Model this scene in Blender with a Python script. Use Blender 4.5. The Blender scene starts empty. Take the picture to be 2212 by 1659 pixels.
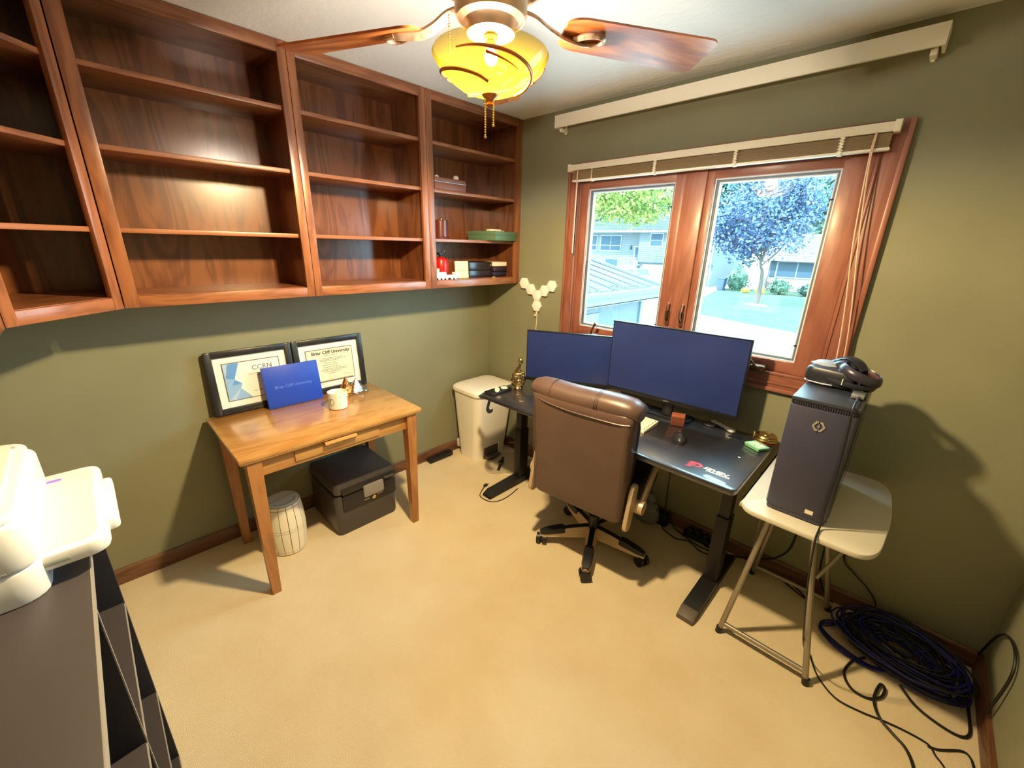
import bpy, bmesh, math, random
from mathutils import Vector, Matrix
random.seed(11)
S = bpy.context.scene
COL = S.collection
R = math.radians

# ---------------------------------------------------------------- camera
cam = bpy.data.cameras.new('camera'); camo = bpy.data.objects.new('camera', cam); COL.objects.link(camo)
cam.sensor_fit = 'HORIZONTAL'; cam.sensor_width = 36.0; cam.lens = 888.227 / 2212 * 36.0
cam.clip_start = 0.02; cam.clip_end = 500
rt = Vector((0.71414461, 0.69958141, 0.02415235)); dn = Vector((0.24007602, -0.2123712, -0.94723913)); fw = Vector((-0.65754162, 0.68226412, -0.31961647))
m = Matrix.Identity(4)
for i in range(3):
    m[i][0] = rt[i]; m[i][1] = -dn[i]; m[i][2] = -fw[i]
m[0][3], m[1][3], m[2][3] = 2.504, -2.301, 1.645
camo.matrix_world = m
S.camera = camo

# ---------------------------------------------------------------- world, sun, exposure
w = bpy.data.worlds.new('sky'); S.world = w; w.use_nodes = True
bg = w.node_tree.nodes['Background']; bg.inputs[0].default_value = (0.50, 0.83, 1.0, 1); bg.inputs[1].default_value = 6.4
sun = bpy.data.lights.new('sun', 'SUN'); sun.energy = 6.5; sun.angle = R(1.5); sun.color = (0.80, 0.95, 1.0)
suno = bpy.data.objects.new('sun', sun); COL.objects.link(suno)
suno.rotation_euler = Vector((0.35, 0.75, -1.0)).to_track_quat('-Z', 'Y').to_euler()   # from behind the house, over the roof, onto the yard
S.view_settings.view_transform = 'Standard'; S.view_settings.look = 'None'
S.view_settings.exposure = 1.55; S.view_settings.gamma = 1.0; S.view_settings.use_curve_mapping = False
S.cycles.use_denoising = True
S.cycles.max_bounces = 8; S.cycles.diffuse_bounces = 5; S.cycles.glossy_bounces = 4; S.cycles.transparent_max_bounces = 12
S.cycles.sample_clamp_indirect = 6.0; S.cycles.caustics_reflective = False; S.cycles.caustics_refractive = False
# the window opening as a light portal (guides sampling of the sky only, adds no light)
pl = bpy.data.lights.new('window_portal', 'AREA'); pl.shape = 'RECTANGLE'; pl.size = 1.43; pl.size_y = 0.98
plo = bpy.data.objects.new('window_portal', pl); COL.objects.link(plo); plo.location = (1.55, 0.16, 1.56); plo.rotation_euler = (R(-90), 0, 0)
pl.cycles.is_portal = True

# ---------------------------------------------------------------- materials
def lin(c):
    return tuple((v / 12.92 if v <= .04045 else ((v + .055) / 1.055) ** 2.4) for v in c)
def srgb(r, g, b):
    return lin((r / 255, g / 255, b / 255))
MATS = {}
def mat(name, col, rough=.5, metal=0., spec=.5, col2=None, scale=8., stretch=(1, 1, 1), bump=0., bscale=150., bdist=.002, coat=0., emit=None, es=0., trans=0., sheen=0., ramp=(.35, .65), bstretch=(1, 1, 1), detail=5):
    if name in MATS: return MATS[name]
    M = bpy.data.materials.new(name); M.use_nodes = True; nt = M.node_tree
    b = nt.nodes['Principled BSDF']
    b.inputs['Base Color'].default_value = (*col, 1); b.inputs['Roughness'].default_value = rough
    b.inputs['Metallic'].default_value = metal; b.inputs['Specular IOR Level'].default_value = spec
    b.inputs['Coat Weight'].default_value = coat; b.inputs['Transmission Weight'].default_value = trans
    if sheen: b.inputs['Sheen Weight'].default_value = sheen
    if emit: b.inputs['Emission Color'].default_value = (*emit, 1); b.inputs['Emission Strength'].default_value = es
    tc = nt.nodes.new('ShaderNodeTexCoord')
    if col2:
        mp = nt.nodes.new('ShaderNodeMapping'); mp.inputs['Scale'].default_value = stretch
        nz = nt.nodes.new('ShaderNodeTexNoise'); nz.inputs['Scale'].default_value = scale; nz.inputs['Detail'].default_value = detail
        rp = nt.nodes.new('ShaderNodeValToRGB')
        rp.color_ramp.elements[0].position = ramp[0]; rp.color_ramp.elements[1].position = ramp[1]
        rp.color_ramp.elements[0].color = (*col, 1); rp.color_ramp.elements[1].color = (*col2, 1)
        nt.links.new(tc.outputs['Object'], mp.inputs[0]); nt.links.new(mp.outputs[0], nz.inputs['Vector'])
        nt.links.new(nz.outputs['Fac'], rp.inputs[0]); nt.links.new(rp.outputs[0], b.inputs['Base Color'])
    if bump:
        mp2 = nt.nodes.new('ShaderNodeMapping'); mp2.inputs['Scale'].default_value = bstretch
        n2 = nt.nodes.new('ShaderNodeTexNoise'); n2.inputs['Scale'].default_value = bscale; n2.inputs['Detail'].default_value = 4
        bp = nt.nodes.new('ShaderNodeBump'); bp.inputs['Strength'].default_value = bump; bp.inputs['Distance'].default_value = bdist
        nt.links.new(tc.outputs['Object'], mp2.inputs[0]); nt.links.new(mp2.outputs[0], n2.inputs['Vector'])
        nt.links.new(n2.outputs['Fac'], bp.inputs['Height']); nt.links.new(bp.outputs[0], b.inputs['Normal'])
    MATS[name] = M
    return M

def wood(name, c1, c2, axis='z', rough=.38, coat=.25, fine=70., dark=None, spec=.5, glow=0.):
    """stained wood: fine pores stretched along the grain over broad figure"""
    if name in MATS: return MATS[name]
    M = bpy.data.materials.new(name); M.use_nodes = True; nt = M.node_tree; b = nt.nodes['Principled BSDF']
    b.inputs['Roughness'].default_value = rough; b.inputs['Coat Weight'].default_value = coat; b.inputs['Coat Roughness'].default_value = .22
    b.inputs['Specular IOR Level'].default_value = spec
    tc = nt.nodes.new('ShaderNodeTexCoord')
    s = {'x': (.05, 1, 1), 'y': (1, .05, 1), 'z': (1, 1, .05)}[axis]
    s2 = {'x': (.16, 1, 1), 'y': (1, .16, 1), 'z': (1, 1, .16)}[axis]
    mp = nt.nodes.new('ShaderNodeMapping'); mp.inputs['Scale'].default_value = s
    mp2 = nt.nodes.new('ShaderNodeMapping'); mp2.inputs['Scale'].default_value = s2
    n1 = nt.nodes.new('ShaderNodeTexNoise'); n1.inputs['Scale'].default_value = fine * 2.2; n1.inputs['Detail'].default_value = 6; n1.inputs['Roughness'].default_value = .7
    n2 = nt.nodes.new('ShaderNodeTexNoise'); n2.inputs['Scale'].default_value = 7.; n2.inputs['Detail'].default_value = 3; n2.inputs['Distortion'].default_value = 1.4
    wv = nt.nodes.new('ShaderNodeMath'); wv.operation = 'MULTIPLY'; wv.inputs[1].default_value = 26.
    sn = nt.nodes.new('ShaderNodeMath'); sn.operation = 'SINE'
    r1 = nt.nodes.new('ShaderNodeMapRange'); r1.inputs[1].default_value = -1; r1.inputs[2].default_value = 1; r1.inputs[3].default_value = 0; r1.inputs[4].default_value = 1
    mx = nt.nodes.new('ShaderNodeMix'); mx.data_type = 'FLOAT'; mx.inputs[0].default_value = .62
    rp = nt.nodes.new('ShaderNodeValToRGB')
    rp.color_ramp.elements[0].position = .3; rp.color_ramp.elements[1].position = .68
    rp.color_ramp.elements[0].color = (*c2, 1); rp.color_ramp.elements[1].color = (*c1, 1)
    L = nt.links.new
    L(tc.outputs['Object'], mp.inputs[0]); L(tc.outputs['Object'], mp2.inputs[0]); L(mp.outputs[0], n1.inputs['Vector']); L(mp2.outputs[0], n2.inputs['Vector'])
    L(n2.outputs['Fac'], wv.inputs[0]); L(wv.outputs[0], sn.inputs[0]); L(sn.outputs[0], r1.inputs[0])
    L(r1.outputs[0], mx.inputs[2]); L(n1.outputs['Fac'], mx.inputs[3]); L(mx.outputs[0], rp.inputs[0]); L(rp.outputs[0], b.inputs['Base Color'])
    bp = nt.nodes.new('ShaderNodeBump'); bp.inputs['Strength'].default_value = .12; bp.inputs['Distance'].default_value = .001
    L(n1.outputs['Fac'], bp.inputs['Height']); L(bp.outputs[0], b.inputs['Normal'])
    MATS[name] = M
    return M

def clear(name, tint=(1, 1, 1), gloss=.06, rough=.02, white=0., wcol=(1, 1, 1)):
    """thin clear sheet: mostly see-through with a little reflection, optionally milky"""
    if name in MATS: return MATS[name]
    M = bpy.data.materials.new(name); M.use_nodes = True; nt = M.node_tree
    for n in list(nt.nodes): nt.nodes.remove(n)
    out = nt.nodes.new('ShaderNodeOutputMaterial'); t = nt.nodes.new('ShaderNodeBsdfTransparent'); g = nt.nodes.new('ShaderNodeBsdfGlossy')
    t.inputs[0].default_value = (*tint, 1); g.inputs['Roughness'].default_value = rough
    mx = nt.nodes.new('ShaderNodeMixShader'); mx.inputs[0].default_value = gloss
    nt.links.new(t.outputs[0], mx.inputs[1]); nt.links.new(g.outputs[0], mx.inputs[2])
    last = mx
    if white:
        d = nt.nodes.new('ShaderNodeBsdfDiffuse'); d.inputs[0].default_value = (*wcol, 1)
        m2 = nt.nodes.new('ShaderNodeMixShader'); m2.inputs[0].default_value = white
        nt.links.new(mx.outputs[0], m2.inputs[1]); nt.links.new(d.outputs[0], m2.inputs[2]); last = m2
    nt.links.new(last.outputs[0], out.inputs[0])
    MATS[name] = M
    return M

# ---------------------------------------------------------------- mesh builder
def rrect(x0, y0, x1, y1, r, n=5):
    P = []
    for cx, cy, a0 in ((x1 - r, y1 - r, 0), (x0 + r, y1 - r, 90), (x0 + r, y0 + r, 180), (x1 - r, y0 + r, 270)):
        for k in range(n + 1):
            a = R(a0 + 90 * k / n); P.append((cx + r * math.cos(a), cy + r * math.sin(a)))
    return P
def spline(pts, steps=6, closed=False):
    P = [Vector(p) for p in pts]; n = len(P); out = []
    if n < 3: return P
    rng = range(n) if closed else range(n - 1)
    for i in rng:
        p0 = P[(i - 1) % n] if (closed or i > 0) else P[0] * 2 - P[1]
        p1 = P[i]; p2 = P[(i + 1) % n]
        p3 = P[(i + 2) % n] if (closed or i + 2 < n) else P[-1] * 2 - P[-2]
        for k in range(steps):
            t = k / steps
            out.append(.5 * ((2 * p1) + (p2 - p0) * t + (2 * p0 - 5 * p1 + 4 * p2 - p3) * t * t + (3 * p1 - p0 - 3 * p2 + p3) * t ** 3))
    if not closed: out.append(P[-1])
    return out

class B:
    def __init__(s): s.bm = bmesh.new()
    def _fin(s, vs, M):
        if M is not None: bmesh.ops.transform(s.bm, matrix=M, verts=vs)
    def box(s, lo, hi, bev=0., seg=2, M=None):
        r = bmesh.ops.create_cube(s.bm, size=1.)
        vs = r['verts']
        for v in vs: v.co = Vector([(lo[i] + hi[i]) / 2 + v.co[i] * (hi[i] - lo[i]) for i in range(3)])
        if bev > 0:
            es = list({e for v in vs for e in v.link_edges})
            q = bmesh.ops.bevel(s.bm, geom=es, offset=min(bev, min(abs(hi[i] - lo[i]) for i in range(3)) * .49), segments=seg, affect='EDGES', profile=.5)
            vs = list({v for f in q['faces'] for v in f.verts} | {v for v in vs if v.is_valid})
            fs = {f for v in vs for f in v.link_faces}; vs = list({v for f in fs for v in f.verts})
        s._fin(vs, M); return s
    def rings(s, rings, cap0=True, cap1=True, closed=True, M=None):
        V = [[s.bm.verts.new(p) for p in r] for r in rings]
        n = len(V[0])
        for a, b in zip(V, V[1:]):
            for i in range(n if closed else n - 1):
                j = (i + 1) % n
                try: s.bm.faces.new((a[i], a[j], b[j], b[i]))
                except ValueError: pass
        if cap0: s.bm.faces.new(list(reversed(V[0])))
        if cap1: s.bm.faces.new(V[-1])
        s._fin([v for r in V for v in r], M); return s
    def prism(s, poly, a, b, axis='z', bev=0., M=None):
        """2D polygon (x,y) extruded from a to b along axis; axis x: poly is (y,z); axis y: poly is (x,z)"""
        f = {'z': lambda p, h: (p[0], p[1], h), 'x': lambda p, h: (h, p[0], p[1]), 'y': lambda p, h: (p[0], h, p[1])}[axis]
        if bev > 0:
            cx = sum(p[0] for p in poly) / len(poly); cy = sum(p[1] for p in poly) / len(poly)
            def ins(d):
                o = []
                n = len(poly)
                for i in range(n):
                    p0, p1, p2 = (Vector(poly[(i + k) % n]) for k in (-1, 0, 1))
                    e1 = (p1 - p0); e2 = (p2 - p1)
                    if e1.length < 1e-9 or e2.length < 1e-9: o.append(tuple(p1)); continue
                    nn = Vector((e1.y, -e1.x)).normalized() + Vector((e2.y, -e2.x)).normalized()
                    nn.normalize()
                    if (Vector((cx, cy)) - p1).dot(nn) < 0: nn = -nn
                    o.append(tuple(p1 + nn * d))
                return o
            sg = 1 if b > a else -1
            q = ins(bev); h = ins(bev * .3)
            rs = [[f(p, a) for p in q], [f(p, a + sg * bev * .3) for p in h], [f(p, a + sg * bev) for p in poly], [f(p, b - sg * bev) for p in poly], [f(p, b - sg * bev * .3) for p in h], [f(p, b) for p in q]]
        else:
            rs = [[f(p, a) for p in poly], [f(p, b) for p in poly]]
        return s.rings(rs, M=M)
    def cyl(s, p0, p1, r0, r1=None, n=20, M=None):
        r1 = r0 if r1 is None else r1
        p0, p1 = Vector(p0), Vector(p1); d = (p1 - p0).normalized()
        u = d.orthogonal().normalized(); v = d.cross(u)
        rs = [[p + (u * math.cos(2 * math.pi * k / n) + v * math.sin(2 * math.pi * k / n)) * r for k in range(n)] for p, r in ((p0, r0), (p1, r1))]
        return s.rings(rs, M=M)
    def tube(s, pts, r, n=8, steps=6, closed=False, smooth=True, M=None, flat=None):
        P = spline(pts, steps, closed) if smooth else [Vector(p) for p in pts]
        rad = r if callable(r) else (lambda t: r)
        N = len(P); rs = []; u = None
        for i, p in enumerate(P):
            if closed: d = P[(i + 1) % N] - P[i - 1]
            else: d = P[min(i + 1, N - 1)] - P[max(i - 1, 0)]
            d.normalize()
            if u is None: u = d.orthogonal().normalized() if flat is None else (Vector(flat) - d * d.dot(Vector(flat))).normalized()
            else:
                u = (u - d * d.dot(u))
                u = u.normalized() if u.length > 1e-6 else d.orthogonal().normalized()
            v = d.cross(u); rr = rad(i / max(1, N - 1))
            ru, rv = rr if isinstance(rr, tuple) else (rr, rr)
            rs.append([p + u * ru * math.cos(2 * math.pi * k / n) + v * rv * math.sin(2 * math.pi * k / n) for k in range(n)])
        if closed: rs.append(rs[0]); return s.rings(rs, False, False, M=M)
        return s.rings(rs, M=M)
    def lathe(s, prof, n=32, c=(0, 0, 0), M=None, cap=True):
        rs = [[(c[0] + r * math.cos(2 * math.pi * k / n), c[1] + r * math.sin(2 * math.pi * k / n), c[2] + z) for k in range(n)] for r, z in prof]
        return s.rings(rs, cap, cap, M=M)
    def ball(s, c, r, sc=(1, 1, 1), u=16, v=10, M=None):
        q = bmesh.ops.create_uvsphere(s.bm, u_segments=u, v_segments=v, radius=r)
        for x in q['verts']: x.co = Vector([c[i] + x.co[i] * sc[i] for i in range(3)])
        s._fin(q['verts'], M); return s
    def quad(s, *p):
        s.bm.faces.new([s.bm.verts.new(q) for q in p]); return s
    def mesh(s, name, smooth=True, ang=.6):
        bmesh.ops.remove_doubles(s.bm, verts=s.bm.verts, dist=1e-6)
        bmesh.ops.recalc_face_normals(s.bm, faces=s.bm.faces)
        if smooth:
            for f in s.bm.faces: f.smooth = True
            for e in s.bm.edges:
                if len(e.link_faces) == 2 and e.calc_face_angle(0) > ang: e.smooth = False
        me = bpy.data.meshes.new(name); s.bm.to_mesh(me); s.bm.free(); return me

def link(name, me, M, parent=None, loc=None, rot=None):
    if M is not None:
        me.materials.clear(); me.materials.append(M)
    o = bpy.data.objects.new(name, me); COL.objects.link(o)
    if parent is not None: o.parent = parent
    if loc is not None: o.location = loc
    if rot is not None: o.rotation_euler = rot
    return o
def obj(name, b, M, parent=None, smooth=True, label=None, ang=.6, **k):
    o = link(name, b.mesh(name, smooth, ang), M, parent, **k)
    if label: o['label'] = label
    return o
def thing(name, label, cat, loc=(0, 0, 0), rz=0., group=None, rot=None):
    o = bpy.data.objects.new(name, None); COL.objects.link(o)
    o.location = loc; o.rotation_euler = rot if rot else (0, 0, R(rz)); o.empty_display_size = .05
    o['label'] = label; o['category'] = cat
    if group: o['group'] = group
    return o
def tag(o, label, cat, group=None, kind=None):
    o['label'] = label; o['category'] = cat
    if group: o['group'] = group
    if kind: o['kind'] = kind
    return o
def struct(name, b, M, parent=None, label=None, **k):
    o = obj(name, b, M, parent, **k)
    if parent is None: o['kind'] = 'structure'
    if label: o['label'] = label
    return o
def text(name, body, size, M, parent, loc, rot=(0, 0, 0), shear=0., align='CENTER', depth=.0004, offset=0., sx=1.):
    cu = bpy.data.curves.new(name, 'FONT'); cu.body = body; cu.size = size; cu.align_x = align; cu.align_y = 'CENTER'
    cu.shear = shear; cu.extrude = depth; cu.offset = offset; cu.resolution_u = 2
    t = bpy.data.objects.new(name, cu); COL.objects.link(t)
    dg = bpy.context.evaluated_depsgraph_get(); dg.update()
    me = bpy.data.meshes.new_from_object(t.evaluated_get(dg))
    bpy.data.objects.remove(t); bpy.data.curves.remove(cu)
    o = link(name, me, M, parent, loc, rot); o.scale = (sx, 1, 1)
    return o
# ================================================================= palette
wall_m = mat('sage_wall_paint', srgb(137, 136, 111), .62, spec=.35, col2=srgb(143, 142, 117), scale=3, bump=.12, bscale=260, bdist=.001)
ceil_m = mat('textured_ceiling_paint', srgb(246, 246, 246), .8, bump=.55, bscale=26, bdist=.006, bstretch=(1, 1.6, 1))
carpet_m = mat('beige_carpet', srgb(236, 218, 184), .95, spec=.1, col2=srgb(229, 208, 170), scale=4., bump=.8, bscale=300, bdist=.005, sheen=.2, ramp=(.36, .70), detail=12)
base_m = wood('stained_baseboard_wood', srgb(118, 80, 56), srgb(92, 58, 40), 'x', .45)
base_my = wood('stained_baseboard_wood_y', srgb(118, 80, 56), srgb(92, 58, 40), 'y', .45)
oak_z = wood('oak_upright_grain', srgb(158, 98, 62), srgb(126, 74, 46), 'z', .36)
oak_x = wood('oak_level_grain', srgb(158, 98, 62), srgb(126, 74, 46), 'x', .36)
oak_back = wood('oak_veneer_back', srgb(138, 84, 52), srgb(108, 62, 38), 'z', .28, .4)
win_z = wood('window_wood_upright', srgb(158, 100, 82), srgb(138, 82, 66), 'z', .42, .15)
win_x = wood('window_wood_level', srgb(158, 100, 82), srgb(138, 82, 66), 'x', .42, .15)
white_pl = mat('white_plastic', srgb(236, 234, 228), .35)
cream_m = mat('cream_enamel', srgb(250, 244, 226), .45)
slat_m = mat('tan_blind_slat', srgb(186, 160, 120), .5)
black_m = mat('black_plastic', srgb(26, 26, 30), .42)
blackmetal = mat('black_powder_coat', srgb(22, 22, 27), .5, bump=.1, bscale=600, bdist=.0004)
steel_m = mat('brushed_grey_steel', srgb(150, 148, 142), .35, 1.)
glass_m = clear('window_glass', (.97, 1, 1), .05, .01)
bead_m = mat('white_glazing_bead', srgb(215, 225, 235), .4)
gask_m = mat('grey_glazing_gasket', srgb(96, 112, 132), .5)
bronze_m = mat('bronze_latch_metal', srgb(120, 84, 62), .4, .8)
brass_m = mat('aged_brass', srgb(176, 142, 84), .28, 1.)
nickel_m = mat('champagne_nickel', srgb(206, 178, 140), .35, .55)
blkink = mat('black_print', srgb(30, 30, 30), .6)

# ================================================================= room shell
W, D, H, T = 3.05, 2.811, 2.44, .14
struct('floor', B().box((-T, -D - T, -.1), (W + T, T, 0)), carpet_m)
struct('ceiling', B().box((-T, -D - T, H), (W + T, T, H + .12)), ceil_m)
struct('wall_left', B().box((-T, -D, 0), (0, 0, H)), wall_m)
struct('wall_right', B().box((W, -D, 0), (W + T, 0, H)), wall_m)
struct('wall_front', B().box((-T, -D - T, 0), (W + T, -D, H)), wall_m)
ox0, ox1, oz0, oz1 = .835, 2.262, 1.062, 2.055
bw = B()
for lo, hi in (((-T, 0, 0), (ox0, T, H)), ((ox1, 0, 0), (W + T, T, H)), ((ox0, 0, 0), (ox1, T, oz0)), ((ox0, 0, oz1), (ox1, T, H))): bw.box(lo, hi)
struct('wall_back', bw, wall_m)
def base_prof(): return [(0, 0), (.014, 0), (.014, .066), (.010, .078), (.004, .083), (0, .083)]
def baseb(name, M, poly, a, b, ax): struct(name, B().prism(poly, a, b, ax), M)
bp_ = base_prof()
struct('baseboard_left', B().prism([(x, z) for x, z in bp_], -D, 0, 'y'), base_my)
struct('baseboard_back', B().prism([(-y, z) for y, z in bp_], .014, W - .014, 'x'), base_m)
struct('baseboard_right', B().prism([(W - x, z) for x, z in bp_], -D, 0, 'y'), base_my)
struct('baseboard_front', B().prism([(-D + y, z) for y, z in bp_], .014, W - .014, 'x'), base_m)

# ================================================================= window
win = bpy.data.objects.new('window_1', None); COL.objects.link(win); win['kind'] = 'structure'; win['label'] = 'brown wooden twin casement window above the desk'
cx0, cx1, cz0, cz1 = .755, 2.342, .992, 2.128
def casing(x0, x1, z0, z1, horiz, outer):
    b = B().box((x0, -.018, z0), (x1, .0, z1), .003)
    if horiz:
        zo = (z1 - .02, z1) if outer > 0 else (z0, z0 + .02); b.box((x0, -.028, zo[0]), (x1, -.016, zo[1]), .004)
        zi = (z0, z0 + .01) if outer > 0 else (z1 - .012, z1); b.box((x0, -.023, zi[0]), (x1, -.016, zi[1]), .003)
        if outer < 0: b.box((x0, -.024, z0 + .036), (x1, -.016, z0 + .048), .004)
    else:
        xo = (x1 - .02, x1) if outer > 0 else (x0, x0 + .02); b.box((xo[0], -.028, z0), (xo[1], -.016, z1), .004)
        xi = (x0, x0 + .01) if outer > 0 else (x1 - .01, x1); b.box((xi[0], -.023, z0), (xi[1], -.016, z1), .003)
    return b
obj('casing', casing(cx0, ox0, cz0, cz1, 0, -1), win_z, win)
obj('casing', casing(ox1 - .005, cx1, cz0, cz1, 0, 1), win_z, win)
obj('casing', casing(ox0, ox1, oz1 - .012, cz1, 1, 1), win_x, win)
obj('casing', casing(ox0, ox1, cz0, oz0 + .024, 1, -1), win_x, win)
# jamb lining + centre mullion
fr = B().box((ox0, 0, oz0), (ox0 + .012, T, oz1)).box((ox1 - .012, 0, oz0), (ox1, T, oz1)).box((ox0, 0, oz1 - .012), (ox1, T, oz1)).box((ox0, 0, oz0), (ox1, T, oz0 + .024))
obj('jamb_lining', fr, win_z, win)
obj('mullion', B().box((1.492, -.006, oz0), (1.606, .07, oz1), .006), win_z, win)
def sash(x0, x1, gx0, gx1):
    z0, z1, gz0, gz1 = oz0 + .024, oz1 - .012, 1.143, 1.982
    s = obj('sash', B().box((x0, .002, z0), (gx0, .055, z1), .004).box((gx1, .002, z0), (x1, .055, z1), .004), win_z, win)
    obj('sash_rail', B().box((gx0 - .006, .004, z0), (gx1 + .006, .054, gz0), .004).box((gx0 - .006, .004, gz1), (gx1 + .006, .054, z1), .004), win_x, s)
    def ring(a, y0, y1, t, M, nm):
        b = B()
        b.box((gx0 + a, y0, gz0 + a), (gx0 + a + t, y1, gz1 - a)).box((gx1 - a - t, y0, gz0 + a), (gx1 - a, y1, gz1 - a))
        b.box((gx0 + a + t, y0, gz1 - a - t), (gx1 - a - t, y1, gz1 - a)).box((gx0 + a + t, y0, gz0 + a), (gx1 - a - t, y1, gz0 + a + t)); obj(nm, b, M, s)
    ring(0, .014, .05, .006, bead_m, 'glazing_bead'); ring(.006, .022, .05, .009, gask_m, 'gasket'); ring(.015, .027, .05, .006, bead_m, 'spacer_bar')
    obj('pane', B().box((gx0 + .004, .031, gz0 + .004), (gx1 - .004, .035, gz1 - .004)), glass_m, s, smooth=False)
    for zz in (1.22, 1.86): obj('screen_clip', B().box((gx1 - .024, .02, zz), (gx1 - .008, .026, zz + .006), .001), blackmetal, s)
    return s
sash(ox0 + .012, 1.492, .90, 1.443); sash(1.606, ox1 - .012, 1.642, 2.15)
for x in (1.508, 1.587):
    l = obj('lock_lever', B().tube([(x, -.008, 1.262), (x, -.03, 1.275), (x - .002, -.036, 1.31), (x + .002, -.034, 1.345), (x + .003, -.028, 1.366)], lambda t: (.007 - .003 * t, .005), 8), bronze_m, win)
    obj('lever_plate', B().prism(rrect(x - .011, 1.235, x + .011, 1.315, .008), -.014, -.006, 'y'), bronze_m, l)
for x, dx, dz in ((1.035, .040, .085), (2.01, -.045, .05)):
    c = obj('crank_handle', B().prism(rrect(x - .035, 1.082, x + .035, 1.112, .012), -.045, .0, 'y', .006).cyl((x, -.06, 1.10), (x, -.03, 1.10), .012)
            .tube([(x, -.058, 1.10), (x + dx * .4, -.066, 1.10 + dz * .55), (x + dx, -.07, 1.10 + dz)], .006, 8), bronze_m, win)
    obj('crank_knob', B().ball((x + dx, -.075, 1.10 + dz), .010), bronze_m, c)

# ================================================================= blinds and valance
bl = thing('mini_blind', 'cream venetian blind pulled right up under its headrail over the window', 'blind', (1.54, -.03, 2.02))
def L_(p): return (p[0] - 1.54, p[1] + .03, p[2] - 2.02)
obj('headrail', B().box(L_((.781, -.062, 2.083)), L_((2.30, -.028, 2.116)), .002), cream_m, bl)
for x0 in (.776, 2.285): obj('bracket', B().box(L_((x0, -.066, 2.079)), L_((x0 + .02, -.028, 2.12)), .001), cream_m, bl)
sl = B()
for k in range(15):
    z = 2.0335 + k * .0031; j = random.uniform(-.001, .001)
    sl.box(L_((.812 + j, -.058 + j, z)), L_((2.284 + j, -.034 + j, z + .0013)))
o = obj('slat_stack', sl, slat_m, bl); o['kind'] = 'stuff'
obj('bottom_rail', B().box(L_((.81, -.06, 2.0205)), L_((2.288, -.032, 2.0315)), .004), cream_m, bl)
for k, x in enumerate((.954, 1.346, 1.741, 2.135)):
    pts = [L_((x + (.007 if i % 2 else -.007) * (1 if k else .4), -.064 - .002 * (i % 3), 2.082 - i * .0052)) for i in range(12)]
    obj('ladder_tape', B().tube(pts, .0035 if k else .002, 6, 3), cream_m, bl)
    obj('tape_button', B().cyl(L_((x, -.052, 2.021)), L_((x, -.052, 2.016)), .009, n=12), cream_m, bl)
obj('tilt_wand', B().tube([L_((.857, -.07, 2.085)), L_((.857, -.072, 1.85)), L_((.856, -.07, 1.608))], .0045, 8), mat('pale_wand_plastic', srgb(214, 170, 140), .3), bl)
crd = mat('cream_cord', srgb(226, 196, 168), .7)
obj('lift_cord', B().tube([L_(p) for p in ((2.237, -.068, 2.085), (2.236, -.07, 1.995), (2.256, -.066, 1.70), (2.29, -.06, 1.42), (2.308, -.052, 1.206), (2.312, -.045, 1.04))], .0026, 6), crd, bl)
obj('lift_cord', B().tube([L_(p) for p in ((2.239, -.068, 2.085), (2.243, -.07, 1.96), (2.272, -.064, 1.70), (2.312, -.056, 1.42), (2.332, -.046, 1.206), (2.334, -.04, 1.05))], .0026, 6), crd, bl)

va = thing('valance', 'cream curtain valance board near the ceiling over the window', 'valance', (1.518, -.09, 2.32))
def L_(p): return (p[0] - 1.518, p[1] + .09, p[2] - 2.32)
obj('front_board', B().box(L_((.676, -.092, 2.322)), L_((2.362, -.080, 2.389)), .001), cream_m, va)
for x0 in (.676, 2.352): obj('return_board', B().box(L_((x0, -.08, 2.322)), L_((x0 + .010, -.001, 2.389))), cream_m, va)
obj('track', B().box(L_((.70, -.05, 2.352)), L_((2.34, -.03, 2.366))), cream_m, va)
for x0 in (.69, 2.325): obj('bracket', B().box(L_((x0, -.06, 2.306)), L_((x0 + .02, -.001, 2.326)), .003).box(L_((x0 + .004, -.012, 2.30)), L_((x0 + .016, -.001, 2.36)), .002), cream_m, va)

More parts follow.
